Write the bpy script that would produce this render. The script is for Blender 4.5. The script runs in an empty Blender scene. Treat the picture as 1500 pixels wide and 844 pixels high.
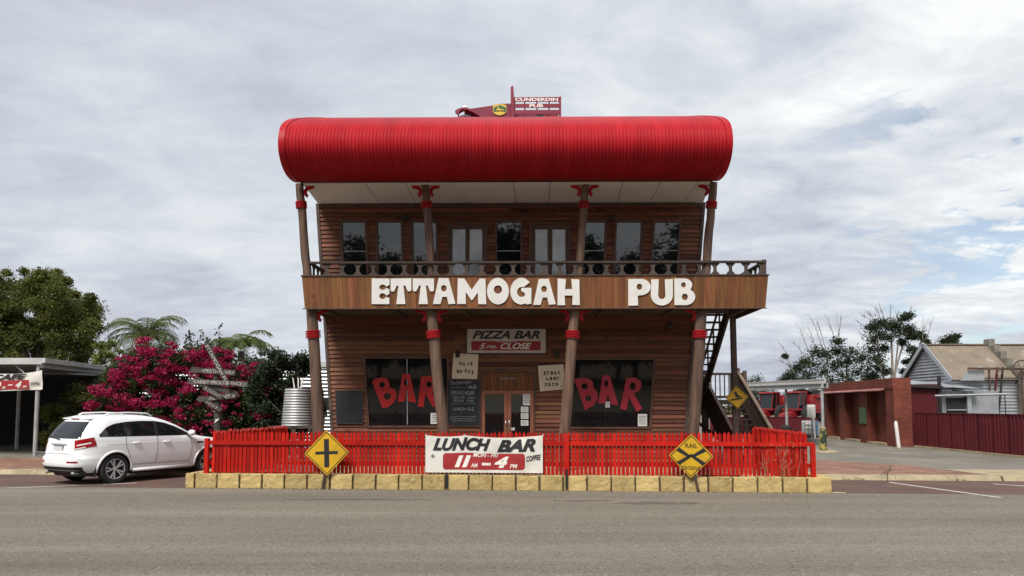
import bpy, bmesh, math, random
import numpy as np
from mathutils import Vector, Matrix
R = math.radians
rnd = random.Random(7)
sc = bpy.context.scene
COL = sc.collection

# ------------------------------------------------------------------ camera
CAM_H, FPX, PITCH, HORIZON = 1.95, 1100.0, R(4.0), 594.0
PPY = HORIZON - FPX * math.tan(PITCH)            # principal point row in the 1500x844 photograph
cam_d = bpy.data.cameras.new('camera'); cam = bpy.data.objects.new('camera', cam_d); COL.objects.link(cam)
cam_d.sensor_width = 36.0; cam_d.lens = FPX / 1500 * 36.0
cam_d.shift_y = (PPY - 422.0) / 1500.0
cam_d.clip_start = 0.1; cam_d.clip_end = 6000
cam.location = (0, 0, CAM_H); cam.rotation_euler = (R(90) + PITCH, 0, 0)
sc.camera = cam
sc.render.resolution_x = 1024; sc.render.resolution_y = 576
sc.render.engine = 'CYCLES'

# ------------------------------------------------------------------ world: broken overcast over a clear sky
SUN_EL, SUN_AZ = R(52), R(203)                   # azimuth clockwise from +Y: behind the camera, a little left
w = bpy.data.worlds.new('World'); sc.world = w; w.use_nodes = True
nt = w.node_tree; nt.nodes.clear(); N = nt.nodes.new; LK = nt.links.new
def mth(op, a, b=None, c=None, clamp=False):
    n = N('ShaderNodeMath'); n.operation = op; n.use_clamp = clamp
    for i, s in enumerate((a, b, c)):
        if s is None: continue
        if isinstance(s, (int, float)): n.inputs[i].default_value = s
        else: LK(s, n.inputs[i])
    return n.outputs[0]
tc = N('ShaderNodeTexCoord'); sep = N('ShaderNodeSeparateXYZ'); LK(tc.outputs['Generated'], sep.inputs[0])
zz = mth('ADD', mth('MAXIMUM', sep.outputs[2], 0.0), 0.16)
cx_ = mth('DIVIDE', sep.outputs[0], zz); cy_ = mth('DIVIDE', sep.outputs[1], zz)
cv = N('ShaderNodeCombineXYZ'); LK(cx_, cv.inputs[0]); LK(cy_, cv.inputs[1])
def sky_noise(scale, detail, rough, off, dist=0.0, sy=1.0, sx=1.0):
    mp = N('ShaderNodeMapping'); mp.inputs['Location'].default_value = off; mp.inputs['Scale'].default_value = (sx, sy, 1)
    LK(cv.outputs[0], mp.inputs[0])
    n = N('ShaderNodeTexNoise'); n.inputs['Scale'].default_value = scale; n.inputs['Detail'].default_value = detail
    n.inputs['Roughness'].default_value = rough; n.inputs['Distortion'].default_value = dist
    LK(mp.outputs[0], n.inputs['Vector']); return n.outputs['Fac']
def smooth(v, a, b, lo=0.0, hi=1.0):
    n = N('ShaderNodeMapRange'); n.interpolation_type = 'SMOOTHSTEP'
    n.inputs[1].default_value = a; n.inputs[2].default_value = b; n.inputs[3].default_value = lo; n.inputs[4].default_value = hi
    LK(v, n.inputs[0]); return n.outputs[0]
big = sky_noise(0.55, 5, 0.5, (3.1, 1.7, 0), 0.3)
mid = sky_noise(1.5, 9, 0.58, (1.3, 7.2, 0), 0.5, 1.25)
low = sky_noise(2.6, 9, 0.62, (4.7, 0.9, 0), 0.6, 0.8 * 0.76, 0.76)
fine = sky_noise(4.2, 8, 0.6, (8.3, 2.2, 0), 0.7, 1.3)
fine2 = sky_noise(4.2, 8, 0.6, (8.3, 2.2, 0), 0.7, 1.3 * 0.76, 0.76)
shade = mth('ADD', mth('ADD', mth('MULTIPLY', big, 0.38), mth('MULTIPLY', mid, 0.42)), mth('MULTIPLY', fine, 0.20))
# the sheet of cloud is thicker (greyer, smoother) to the west, thinner and mottled to the east
east = smooth(mth('DIVIDE', sep.outputs[0], mth('ADD', mth('ABSOLUTE', sep.outputs[1]), 0.35)), -0.15, 0.65)
shade = mth('ADD', mth('MULTIPLY', mth('SUBTRACT', shade, 0.5), mth('ADD', mth('MULTIPLY', east, 0.80), 0.62)), mth('ADD', mth('MULTIPLY', east, 0.075), 0.512))
ramp = N('ShaderNodeValToRGB'); LK(shade, ramp.inputs[0])
e = ramp.color_ramp.elements
e[0].position = 0.36; e[0].color = (0.37, 0.39, 0.46, 1)
e[1].position = 0.66; e[1].color = (0.90, 0.92, 0.92, 1)
x = e.new(0.46); x.color = (0.50, 0.53, 0.61, 1)
x = e.new(0.54); x.color = (0.64, 0.68, 0.73, 1)
gap = mth('ADD', mth('MULTIPLY', low, 0.6), mth('MULTIPLY', fine2, 0.4))
hole = mth('MULTIPLY', smooth(gap, 0.425, 0.485, 1.0, 0.0), smooth(east, 0.45, 0.95))
sky = N('ShaderNodeTexSky'); sky.sky_type = 'NISHITA'; sky.sun_disc = False
sky.sun_elevation = SUN_EL; sky.sun_rotation = SUN_AZ; sky.altitude = 200; sky.air_density = 1.0; sky.dust_density = 0.6; sky.ozone_density = 1.5
bg1 = N('ShaderNodeBackground'); LK(sky.outputs[0], bg1.inputs[0]); bg1.inputs[1].default_value = 0.07
bg2 = N('ShaderNodeBackground'); LK(ramp.outputs[0], bg2.inputs[0]); bg2.inputs[1].default_value = 0.62
mx = N('ShaderNodeMixShader'); LK(mth('MULTIPLY', hole, 0.75), mx.inputs[0]); LK(bg2.outputs[0], mx.inputs[1]); LK(bg1.outputs[0], mx.inputs[2])
wo = N('ShaderNodeOutputWorld'); LK(mx.outputs[0], wo.inputs[0])

# ------------------------------------------------------------------ sun (veiled by cloud) and exposure
sd = bpy.data.lights.new('sun', 'SUN'); sun = bpy.data.objects.new('sun', sd); COL.objects.link(sun)
sd.energy = 2.6; sd.angle = R(18); sd.color = (1.0, 0.95, 0.88)
sdir = Vector((math.sin(SUN_AZ) * math.cos(SUN_EL), math.cos(SUN_AZ) * math.cos(SUN_EL), math.sin(SUN_EL)))
sun.rotation_euler = sdir.to_track_quat('Z', 'Y').to_euler(); sun.location = (0, -20, 40)
vs = sc.view_settings; vs.view_transform = 'Standard'; vs.look = 'None'; vs.gamma = 1.0; vs.exposure = 0.82; vs.use_curve_mapping = False

# ------------------------------------------------------------------ photograph pixel -> world
def ray(px, py):
    d = Vector(((px - 750) / FPX, 1.0, -(py - PPY) / FPX))
    c, s = math.cos(PITCH), math.sin(PITCH)
    return Vector((d.x, d.y * c - d.z * s, d.y * s + d.z * c))
CAMP = Vector((0, 0, CAM_H))
def atY(px, py, Y):
    d = ray(px, py); return CAMP + d * (Y / d.y)
def atZ(px, py, Z=0.0):
    d = ray(px, py); return CAMP + d * ((Z - CAM_H) / d.z)
def onplane(px, py, p0, n):
    d = ray(px, py); return CAMP + d * ((p0 - CAMP).dot(n) / d.dot(n))

# ------------------------------------------------------------------ materials
MATS = {}
def M(name, col, col2=None, rough=0.6, scale=4.0, detail=5, stretch=(1, 1, 1), bump=0.0, bscale=None, metal=0.0, var=0.0,
      spec=0.5, coat=0.0, ior=None, spots=None, contrast=(0.35, 0.65), huevar=0.0, streak=None):
    m = bpy.data.materials.new(name); m.use_nodes = True; t = m.node_tree; P = t.nodes['Principled BSDF']
    n = t.nodes.new; L = t.links.new
    co = n('ShaderNodeTexCoord'); mp = n('ShaderNodeMapping'); mp.inputs['Scale'].default_value = stretch
    oi = n('ShaderNodeObjectInfo'); add = n('ShaderNodeVectorMath'); add.operation = 'ADD'
    mul = n('ShaderNodeVectorMath'); mul.operation = 'SCALE'; mul.inputs[0].default_value = (17.3, 9.1, 23.7); L(oi.outputs['Random'], mul.inputs['Scale'])
    L(co.outputs['Object'], add.inputs[0]); L(mul.outputs[0], add.inputs[1]); L(add.outputs[0], mp.inputs[0])
    no = n('ShaderNodeTexNoise'); no.inputs['Scale'].default_value = scale; no.inputs['Detail'].default_value = detail; no.inputs['Roughness'].default_value = 0.6
    L(mp.outputs[0], no.inputs['Vector'])
    if col2 is None: col2 = tuple(c * 0.8 for c in col)
    rp = n('ShaderNodeValToRGB'); L(no.outputs['Fac'], rp.inputs[0])
    rp.color_ramp.elements[0].position = contrast[0]; rp.color_ramp.elements[1].position = contrast[1]
    rp.color_ramp.elements[0].color = (*col2, 1); rp.color_ramp.elements[1].color = (*col, 1)
    out = rp.outputs[0]
    if spots:                                     # (colour, scale, threshold) stains with a shape of their own
        for sc_col, ss, th in spots:
            n2 = n('ShaderNodeTexNoise'); n2.inputs['Scale'].default_value = ss; n2.inputs['Detail'].default_value = 7; n2.inputs['Roughness'].default_value = 0.65
            L(add.outputs[0], n2.inputs['Vector'])
            mr = n('ShaderNodeMapRange'); mr.inputs[1].default_value = th; mr.inputs[2].default_value = th + 0.09; L(n2.outputs['Fac'], mr.inputs[0])
            mi = n('ShaderNodeMixRGB'); L(mr.outputs[0], mi.inputs[0]); L(out, mi.inputs[1]); mi.inputs[2].default_value = (*sc_col, 1); out = mi.outputs[0]
    if streak:                                    # long worn tracks: (stretch, scale, low, high)
        m4 = n('ShaderNodeMapping'); m4.inputs['Scale'].default_value = streak[0]; L(co.outputs['Object'], m4.inputs[0])
        n4 = n('ShaderNodeTexNoise'); n4.inputs['Scale'].default_value = streak[1]; n4.inputs['Detail'].default_value = 6; n4.inputs['Roughness'].default_value = 0.55; L(m4.outputs[0], n4.inputs['Vector'])
        r4 = n('ShaderNodeMapRange'); r4.inputs[1].default_value = 0.3; r4.inputs[2].default_value = 0.7; r4.inputs[3].default_value = streak[2]; r4.inputs[4].default_value = streak[3]; L(n4.outputs['Fac'], r4.inputs[0])
        h4 = n('ShaderNodeHueSaturation'); L(out, h4.inputs['Color']); L(r4.outputs[0], h4.inputs['Value']); out = h4.outputs[0]
    if var or huevar:
        hs = n('ShaderNodeHueSaturation'); L(out, hs.inputs['Color'])
        mr = n('ShaderNodeMapRange'); mr.inputs[3].default_value = 1 - var; mr.inputs[4].default_value = 1 + var; L(oi.outputs['Random'], mr.inputs[0]); L(mr.outputs[0], hs.inputs['Value'])
        if huevar:
            fr = n('ShaderNodeMath'); fr.operation = 'FRACT'; f2 = n('ShaderNodeMath'); f2.operation = 'MULTIPLY'; f2.inputs[1].default_value = 7.31
            L(oi.outputs['Random'], f2.inputs[0]); L(f2.outputs[0], fr.inputs[0])
            m2 = n('ShaderNodeMapRange'); m2.inputs[3].default_value = 0.5 - huevar; m2.inputs[4].default_value = 0.5 + huevar; L(fr.outputs[0], m2.inputs[0]); L(m2.outputs[0], hs.inputs['Hue'])
        out = hs.outputs[0]
    L(out, P.inputs['Base Color'])
    P.inputs['Roughness'].default_value = rough; P.inputs['Metallic'].default_value = metal; P.inputs['Specular IOR Level'].default_value = spec
    if coat: P.inputs['Coat Weight'].default_value = coat; P.inputs['Coat Roughness'].default_value = 0.04
    if ior: P.inputs['IOR'].default_value = ior
    if bump:
        nb = n('ShaderNodeTexNoise'); nb.inputs['Scale'].default_value = bscale or scale * 3; nb.inputs['Detail'].default_value = 6; L(mp.outputs[0], nb.inputs['Vector'])
        b = n('ShaderNodeBump'); b.inputs['Strength'].default_value = bump; b.inputs['Distance'].default_value = 0.02; L(nb.outputs['Fac'], b.inputs['Height']); L(b.outputs[0], P.inputs['Normal'])
    MATS[name] = m; return m
def leafmat(name, c1, c2, trans=0.35, scale=0.9):
    m = bpy.data.materials.new(name); m.use_nodes = True; t = m.node_tree; t.nodes.clear(); n = t.nodes.new; L = t.links.new
    co = n('ShaderNodeTexCoord'); no = n('ShaderNodeTexNoise'); no.inputs['Scale'].default_value = scale; no.inputs['Detail'].default_value = 4; L(co.outputs['Object'], no.inputs['Vector'])
    wn = n('ShaderNodeTexWhiteNoise'); ge = n('ShaderNodeNewGeometry'); L(ge.outputs['Random Per Island'], wn.inputs['Vector'])
    mr = n('ShaderNodeMath'); mr.operation = 'MULTIPLY_ADD'; mr.inputs[1].default_value = 0.55; L(ge.outputs['Random Per Island'], mr.inputs[0])
    m3 = n('ShaderNodeMath'); m3.operation = 'MULTIPLY_ADD'; m3.inputs[1].default_value = 1.5; m3.inputs[2].default_value = -0.55; L(no.outputs['Fac'], m3.inputs[0]); L(m3.outputs[0], mr.inputs[2])
    rp = n('ShaderNodeValToRGB'); L(mr.outputs[0], rp.inputs[0]); rp.color_ramp.elements[0].color = (*c2, 1); rp.color_ramp.elements[1].color = (*c1, 1)
    rp.color_ramp.elements[0].position = 0.1; rp.color_ramp.elements[1].position = 0.9
    P = n('ShaderNodeBsdfPrincipled'); L(rp.outputs[0], P.inputs['Base Color']); P.inputs['Roughness'].default_value = 0.55; P.inputs['Specular IOR Level'].default_value = 0.3
    tr = n('ShaderNodeBsdfTranslucent'); L(rp.outputs[0], tr.inputs['Color'])
    mx = n('ShaderNodeMixShader'); mx.inputs[0].default_value = trans; L(P.outputs[0], mx.inputs[1]); L(tr.outputs[0], mx.inputs[2])
    o = n('ShaderNodeOutputMaterial'); L(mx.outputs[0], o.inputs[0]); MATS[name] = m; return m

# ------------------------------------------------------------------ mesh helpers
class MB:
    def __init__(s): s.v = []; s.f = []
    def add(s, vs, fs):
        o = len(s.v); s.v += [tuple(p) for p in vs]; s.f += [tuple(i + o for i in f) for f in fs]; return s
    def hexa(s, p): return s.add(p, [(3, 2, 1, 0), (4, 5, 6, 7), (0, 1, 5, 4), (1, 2, 6, 5), (2, 3, 7, 6), (3, 0, 4, 7)])
    def box(s, x0, x1, y0, y1, z0, z1):
        return s.hexa([(x0, y0, z0), (x1, y0, z0), (x1, y1, z0), (x0, y1, z0), (x0, y0, z1), (x1, y0, z1), (x1, y1, z1), (x0, y1, z1)])
    def prism(s, poly, vec):
        n = len(poly); vec = Vector(vec); a = [Vector(p) for p in poly]; b = [p + vec for p in a]
        return s.add(a + b, [tuple(range(n))[::-1], tuple(range(n, 2 * n))] + [(i, (i + 1) % n, n + (i + 1) % n, n + i) for i in range(n)])
    def beam(s, p0, p1, wd, ht, up=(0, 0, 1)):
        p0, p1 = Vector(p0), Vector(p1); d = (p1 - p0).normalized(); up = Vector(up)
        r = d.cross(up)
        if r.length < 1e-4: r = d.cross(Vector((0, 1, 0)))
        r.normalize(); u = r.cross(d); q = []
        for p in (p0, p1): q += [p - r * wd / 2 - u * ht / 2, p + r * wd / 2 - u * ht / 2, p + r * wd / 2 + u * ht / 2, p - r * wd / 2 + u * ht / 2]
        return s.hexa(q)
    def tube(s, path, rad, n=8, cap=True):
        path = [Vector(p) for p in path]; k = len(path); o = len(s.v)
        if not isinstance(rad, (list, tuple)): rad = [rad] * k
        ref = None
        for i, p in enumerate(path):
            d = (path[min(i + 1, k - 1)] - path[max(i - 1, 0)]).normalized()
            if ref is None: ref = d.orthogonal().normalized()
            ref = (ref - d * ref.dot(d)).normalized(); b = d.cross(ref)
            for j in range(n):
                a = 2 * math.pi * j / n; s.v.append(tuple(p + (ref * math.cos(a) + b * math.sin(a)) * rad[i]))
        for i in range(k - 1):
            for j in range(n):
                s.f.append((o + i * n + j, o + i * n + (j + 1) % n, o + (i + 1) * n + (j + 1) % n, o + (i + 1) * n + j))
        if cap: s.f.append(tuple(o + j for j in range(n))[::-1]); s.f.append(tuple(o + (k - 1) * n + j for j in range(n)))
        return s
    def lathe(s, prof, n=24, axis='z', c=(0, 0, 0), cap=True):
        o = len(s.v); k = len(prof)
        for r_, z in prof:
            for j in range(n):
                a = 2 * math.pi * j / n; x, y = r_ * math.cos(a), r_ * math.sin(a)
                p = (x, y, z) if axis == 'z' else ((x, z, y) if axis == 'y' else (z, x, y))
                s.v.append((p[0] + c[0], p[1] + c[1], p[2] + c[2]))
        for i in range(k - 1):
            for j in range(n): s.f.append((o + i * n + j, o + i * n + (j + 1) % n, o + (i + 1) * n + (j + 1) % n, o + (i + 1) * n + j))
        if cap and prof[0][0] > 1e-5: s.f.append(tuple(o + j for j in range(n))[::-1])
        if cap and prof[-1][0] > 1e-5: s.f.append(tuple(o + (k - 1) * n + j for j in range(n)))
        return s
    def grid(s, P, closed=False):
        o = len(s.v); r_, c_ = len(P), len(P[0])
        for row in P: s.v += [tuple(p) for p in row]
        for i in range(r_ - 1):
            for j in range(c_ - (0 if closed else 1)):
                s.f.append((o + i * c_ + j, o + i * c_ + (j + 1) % c_, o + (i + 1) * c_ + (j + 1) % c_, o + (i + 1) * c_ + j))
        return s
    def mesh(s, name, mat, smooth=False, bev=0.0, recalc=True, xf=None):
        me = bpy.data.meshes.new(name); me.from_pydata(s.v, [], s.f)
        if bev or recalc:
            bm = bmesh.new(); bm.from_mesh(me)
            if xf is not None: bm.transform(xf)
            if bev: bmesh.ops.bevel(bm, geom=list(bm.edges), offset=bev, segments=1, affect='EDGES', profile=0.6)
            if recalc: bmesh.ops.recalc_face_normals(bm, faces=bm.faces)
            bm.to_mesh(me); bm.free()
        if smooth is True: me.shade_smooth()
        elif smooth: me.shade_smooth(); me.set_sharp_from_angle(angle=R(smooth))
        me.materials.append(MATS[mat] if isinstance(mat, str) else mat); me.update(); return me
    def build(s, name, mat, parent=None, **k): return inst(name, s.mesh(name, mat, **k), parent)
def inst(name, me, parent=None, loc=(0, 0, 0), rot=(0, 0, 0), scale=(1, 1, 1)):
    o = bpy.data.objects.new(name, me); COL.objects.link(o); o.parent = parent
    o.location = loc; o.rotation_euler = rot; o.scale = scale; return o
def tag(o, label, cat=None, group=None, kind=None):
    o['label'] = label
    if cat: o['category'] = cat
    if group: o['group'] = group
    if kind: o['kind'] = kind
    return o
def thing(name, label, cat, loc=(0, 0, 0), rz=0.0, group=None, rot=None):
    o = bpy.data.objects.new(name, None); COL.objects.link(o); o.location = loc; o.rotation_euler = rot or (0, 0, rz); o.empty_display_size = 0.3
    return tag(o, label, cat, group)
def copy_tree(o, parent=None):
    c = o.copy(); COL.objects.link(c); c.parent = parent
    for ch in list(o.children): copy_tree(ch, c)
    return c
def mat_of(o):                                    # matrix without waiting for a depsgraph update
    m = Matrix.Translation(o.location) @ o.rotation_euler.to_matrix().to_4x4(); return m
# 2D outlines (with holes) -> filled, extruded mesh data in the XY plane
def fill2d(loops, ext=0.0):
    cu = bpy.data.curves.new('tmp', 'CURVE'); cu.dimensions = '2D'; cu.fill_mode = 'BOTH'; cu.extrude = ext
    for lp in loops:
        sp = cu.splines.new('POLY'); sp.points.add(len(lp) - 1); sp.use_cyclic_u = True
        for i, p in enumerate(lp): sp.points[i].co = (p[0], p[1], 0, 1)
    return curve_data(cu)
def curve_data(cu):
    o = bpy.data.objects.new('tmp', cu); COL.objects.link(o); dg = bpy.context.evaluated_depsgraph_get()
    me = bpy.data.meshes.new_from_object(o.evaluated_get(dg)); vs_ = [tuple(v.co) for v in me.vertices]; fs_ = [tuple(p.vertices) for p in me.polygons]
    bpy.data.objects.remove(o); bpy.data.meshes.remove(me); bpy.data.curves.remove(cu); return vs_, fs_
def text2d(s, x0, x1, z0, z1, bold=0.0, shear=0.0, ext=0.0):
    cu = bpy.data.curves.new('tmp', 'FONT'); cu.body = s; cu.size = 1; cu.offset = bold; cu.shear = shear; cu.fill_mode = 'BOTH'; cu.extrude = ext; cu.resolution_u = 4
    v, f = curve_data(cu)
    if not v: return [], []
    xs = [p[0] for p in v]; ys = [p[1] for p in v]; ax, bx, ay, by = min(xs), max(xs), min(ys), max(ys)
    return [(x0 + (p[0] - ax) / (bx - ax) * (x1 - x0), z0 + (p[1] - ay) / (by - ay) * (z1 - z0), p[2]) for p in v], f
def put2d(mb, data, fn):                          # fn(x, y, depth) -> 3D
    v, f = data
    if v: mb.add([fn(*p) for p in v], f)
    return mb
def arc(cx, cy, rx, ry, a0, a1, n=10):
    return [(cx + rx * math.cos(R(a0 + (a1 - a0) * i / n)), cy + ry * math.sin(R(a0 + (a1 - a0) * i / n))) for i in range(n + 1)]
def corrugated(w_, h_, pitch, amp, vertical_ribs=True, seg=6, top=None):
    mb = MB()                                     # sheet in the XZ plane, 0..w_ by 0..h_
    L_ = w_ if vertical_ribs else h_; k = max(2, int(L_ / pitch * seg))
    us = [L_ * i / k for i in range(k + 1)]
    if vertical_ribs: P = [[(u, amp * math.sin(2 * math.pi * u / pitch), z) for u in us] for z in (0, h_)]
    else: P = [[(0, amp * math.sin(2 * math.pi * u / pitch), u), (w_, amp * math.sin(2 * math.pi * u / pitch), u)] for u in us]
    return mb.grid(P)
# foliage as many small leaf faces
nrs = np.random.RandomState(11)
def leaves(name, mat, pts, size, parent, aspect=0.55, droop=0.0, kind=None, spread=0.4):
    n = len(pts); pts = np.asarray(pts, float)
    a = nrs.normal(size=(n, 3)); a[:, 2] = a[:, 2] * (1 - droop) - droop * 1.2; a /= np.linalg.norm(a, axis=1)[:, None] + 1e-9
    b = nrs.normal(size=(n, 3)); b = np.cross(a, b); b /= np.linalg.norm(b, axis=1)[:, None] + 1e-9
    s = size * (1 + spread * (nrs.rand(n) * 2 - 1)); A = a * s[:, None] * 0.5; B = b * (s * aspect)[:, None] * 0.5
    V = np.stack([pts - A, pts + B * 1.0, pts + A, pts - B * 1.0], 1).reshape(-1, 3)
    me = bpy.data.meshes.new(name); me.vertices.add(4 * n); me.vertices.foreach_set('co', V.ravel().astype(np.float32))
    me.loops.add(4 * n); me.loops.foreach_set('vertex_index', np.arange(4 * n, dtype=np.int32)); me.polygons.add(n)
    me.polygons.foreach_set('loop_start', np.arange(0, 4 * n, 4, dtype=np.int32)); me.update(calc_edges=True); me.validate()
    me.materials.append(MATS[mat]); o = inst(name, me, parent)
    if kind: o['kind'] = kind
    return o
def blob(c, r, n, shell=0.55, squash=(1, 1, 1)):
    d = nrs.normal(size=(n, 3)); d /= np.linalg.norm(d, axis=1)[:, None]
    rr = np.abs(nrs.normal(0.62, 0.33, n))
    return np.asarray(c) + d * (rr * r)[:, None] * np.asarray(squash)
# ------------------------------------------------------------------ material set
M('asphalt', (0.195, 0.176, 0.143), (0.155, 0.14, 0.115), streak=((0.035, 1.0, 1), 0.9, 0.80, 1.18), rough=0.92, scale=0.35, detail=8, stretch=(0.35, 1.4, 1), bump=1.0, bscale=30, spec=0.15,
  spots=[((0.075, 0.068, 0.058), 26, 0.545), ((0.30, 0.275, 0.23), 22, 0.575), ((0.09, 0.082, 0.07), 9, 0.64), ((0.12, 0.11, 0.095), 0.55, 0.66)])
M('red_asphalt', (0.135, 0.080, 0.066), (0.095, 0.062, 0.053), rough=0.9, scale=1.1, bump=0.6, bscale=40, spec=0.2, spots=[((0.10, 0.075, 0.065), 30, 0.57), ((0.22, 0.15, 0.125), 36, 0.6)])
M('yard_asphalt', (0.21, 0.195, 0.165), (0.14, 0.13, 0.112), rough=0.92, scale=0.5, bump=0.5, bscale=30, spec=0.2, spots=[((0.10, 0.095, 0.085), 0.8, 0.63), ((0.33, 0.3, 0.26), 0.6, 0.64)])
M('dirt', (0.22, 0.16, 0.105), (0.14, 0.11, 0.075), rough=0.95, scale=0.3, bump=0.5, bscale=8, spec=0.1)
M('kerb_concrete', (0.40, 0.33, 0.21), (0.25, 0.21, 0.14), rough=0.9, scale=2.2, bump=0.4, spec=0.2, spots=[((0.2, 0.17, 0.12), 5, 0.62)])
M('line_paint', (0.66, 0.64, 0.60), (0.42, 0.40, 0.37), rough=0.8, scale=9, spots=[((0.2, 0.15, 0.13), 14, 0.6)])
M('limestone', (0.50, 0.375, 0.165), (0.36, 0.265, 0.115), rough=0.95, scale=3.0, bump=1.0, bscale=14, spec=0.15, var=0.16, spots=[((0.52, 0.44, 0.27), 5, 0.60), ((0.13, 0.092, 0.042), 13, 0.60), ((0.20, 0.145, 0.065), 4.5, 0.635)])
M('mortar', (0.10, 0.07, 0.035), rough=0.95, scale=8)
M('fence_red', (0.43, 0.014, 0.007), (0.31, 0.008, 0.005), spec=0.18, rough=0.5, scale=2.0, stretch=(1, 1, 0.3), bump=0.2, bscale=20, var=0.24, spots=[((0.22, 0.010, 0.010), 6, 0.64), ((0.58, 0.06, 0.03), 9, 0.68)])
M('roof_red', (0.40, 0.013, 0.019), (0.345, 0.010, 0.016), rough=0.45, scale=1.3, stretch=(3, 0.5, 0.5), spec=0.12, streak=((2.2, 0.25, 0.25), 1.0, 0.86, 1.1), spots=[((0.43, 0.035, 0.04), 1.1, 0.64)])
M('post_red', (0.42, 0.012, 0.018), spec=0.2, rough=0.42, scale=5, var=0.1)
M('soffit', (0.86, 0.81, 0.75), (0.78, 0.72, 0.66), rough=0.75, scale=0.8, spots=[((0.5, 0.43, 0.36), 1.6, 0.66)])
M('joint_dark', (0.05, 0.045, 0.04), rough=0.9)
M('board', (0.205, 0.080, 0.045), (0.115, 0.045, 0.027), spec=0.25, rough=0.68, scale=2.2, stretch=(0.25, 3, 7), bump=0.25, bscale=9, var=0.36, huevar=0.014, spots=[((0.065, 0.028, 0.018), 1.4, 0.58)])
M('fascia_wood', (0.195, 0.078, 0.026), (0.112, 0.043, 0.015), spec=0.3, rough=0.6, scale=2.4, stretch=(5, 5, 0.35), bump=0.2, bscale=9, var=0.22, huevar=0.010, spots=[((0.09, 0.037, 0.016), 2.3, 0.63)])
M('log', (0.165, 0.095, 0.062), (0.075, 0.043, 0.03), rough=0.75, scale=3.0, stretch=(3.2, 3.2, 0.3), bump=0.6, bscale=6, var=0.15, spots=[((0.055, 0.035, 0.025), 3.2, 0.64)])
M('dark_wood', (0.092, 0.060, 0.046), (0.05, 0.034, 0.027), rough=0.75, scale=3, stretch=(1, 1, 1), bump=0.3, var=0.2)
M('rail_wood', (0.075, 0.05, 0.04), (0.042, 0.029, 0.024), rough=0.75, scale=4, stretch=(0.5, 1, 1), bump=0.3, var=0.2)
M('deck_wood', (0.26, 0.20, 0.16), (0.18, 0.135, 0.105), rough=0.8, scale=3, stretch=(1, 4, 1))
M('window_frame', (0.115, 0.05, 0.03), (0.07, 0.032, 0.022), rough=0.55, scale=4, stretch=(1, 1, 0.3))
M('door_frame', (0.30, 0.105, 0.06), (0.22, 0.075, 0.045), rough=0.5, scale=4, stretch=(1, 1, 0.3))
M('glass', (0.010, 0.012, 0.013), (0.008, 0.010, 0.011), rough=0.02, ior=1.85)
M('glass_dim', (0.010, 0.011, 0.012), (0.007, 0.008, 0.009), rough=0.03, ior=1.5)
M('glass_painted_sky', (0.42, 0.44, 0.45), (0.22, 0.24, 0.25), rough=0.06, scale=1.3, ior=1.8)  # pale mottled base paints in the bright cloudy sky the panes reflect
M('white_paint', (0.70, 0.69, 0.66), (0.62, 0.61, 0.585), rough=0.5, scale=3)
M('sign_red_paint', (0.46, 0.012, 0.014), rough=0.5)
M('sign_crimson', (0.40, 0.022, 0.042), rough=0.5)
M('canvas', (0.80, 0.78, 0.72), (0.68, 0.66, 0.60), rough=0.7, scale=2.5, bump=0.15, bscale=5, spots=[((0.50, 0.47, 0.42), 3, 0.66)])
M('canvas_old', (0.62, 0.53, 0.47), (0.52, 0.44, 0.39), rough=0.7, scale=3)
M('ink_black', (0.014, 0.014, 0.016), rough=0.55)
M('ink_red', (0.33, 0.018, 0.022), (0.28, 0.014, 0.018), rough=0.6)
M('ink_white', (0.80, 0.76, 0.70), rough=0.6)
M('ink_grey', (0.18, 0.18, 0.18), rough=0.6)
M('cream_board', (0.72, 0.60, 0.44), (0.64, 0.53, 0.38), rough=0.6, scale=3)
M('chalkboard', (0.020, 0.024, 0.030), (0.012, 0.014, 0.018), rough=0.55, scale=4)
M('chalk', (0.42, 0.43, 0.44), rough=0.9)
M('paper', (0.70, 0.70, 0.68), (0.6, 0.6, 0.58), rough=0.7, scale=8)
M('steel_grey', (0.42, 0.43, 0.43), (0.32, 0.33, 0.33), rough=0.45, scale=3, metal=0.25)
M('black_metal', (0.015, 0.015, 0.016), rough=0.5)
M('chrome', (0.7, 0.7, 0.7), rough=0.2, metal=1.0)

# ------------------------------------------------------------------ ground, road, kerbs
def sheet(name, pts, z, mat, label):
    mb = MB(); n = len(pts); mb.add([(p[0], p[1], z) for p in pts], [tuple(range(n))])
    o = mb.build(name, mat); o['kind'] = 'structure'; o['label'] = label; return o
KL = atZ(270, 715.2); KR = atZ(1220, 722.8)
RA = math.atan2(KR.y - KL.y, KR.x - KL.x)          # the street runs at a few degrees to the picture plane
RD = Vector((math.cos(RA), math.sin(RA), 0)); RN = Vector((-RD.y, RD.x, 0)); WALL_L = (KR - KL).length
def S(s, t, z=0.0): p = KL + RD * s + RN * t; return Vector((p.x, p.y, z))
Z_YARD = 0.10
gm = MB(); gm.add([(-2500, -2500, 0), (2500, -2500, 0), (2500, 2500, 0), (-2500, 2500, 0)], [(0, 1, 2, 3)])
g = gm.build('ground', 'dirt'); g['kind'] = 'structure'; g['label'] = 'bare brown earth around the street'
sheet('road', [S(-90, -26), S(100, -26), S(100, 0.0), S(-90, 0.0)], 0.004, 'asphalt', 'worn grey asphalt road in front of the pub')
sheet('parking_bay', [S(-60, 0.0), S(80, 0.0), S(80, 3.05), S(-60, 3.05)], 0.006, 'red_asphalt', 'reddish asphalt parking strip beside the road')
sheet('yard', [S(-60, 3.2), S(80, 3.2), S(80, 110), S(-60, 110)], Z_YARD, 'yard_asphalt', 'grey asphalt yard and driveway behind the kerb')
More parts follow.
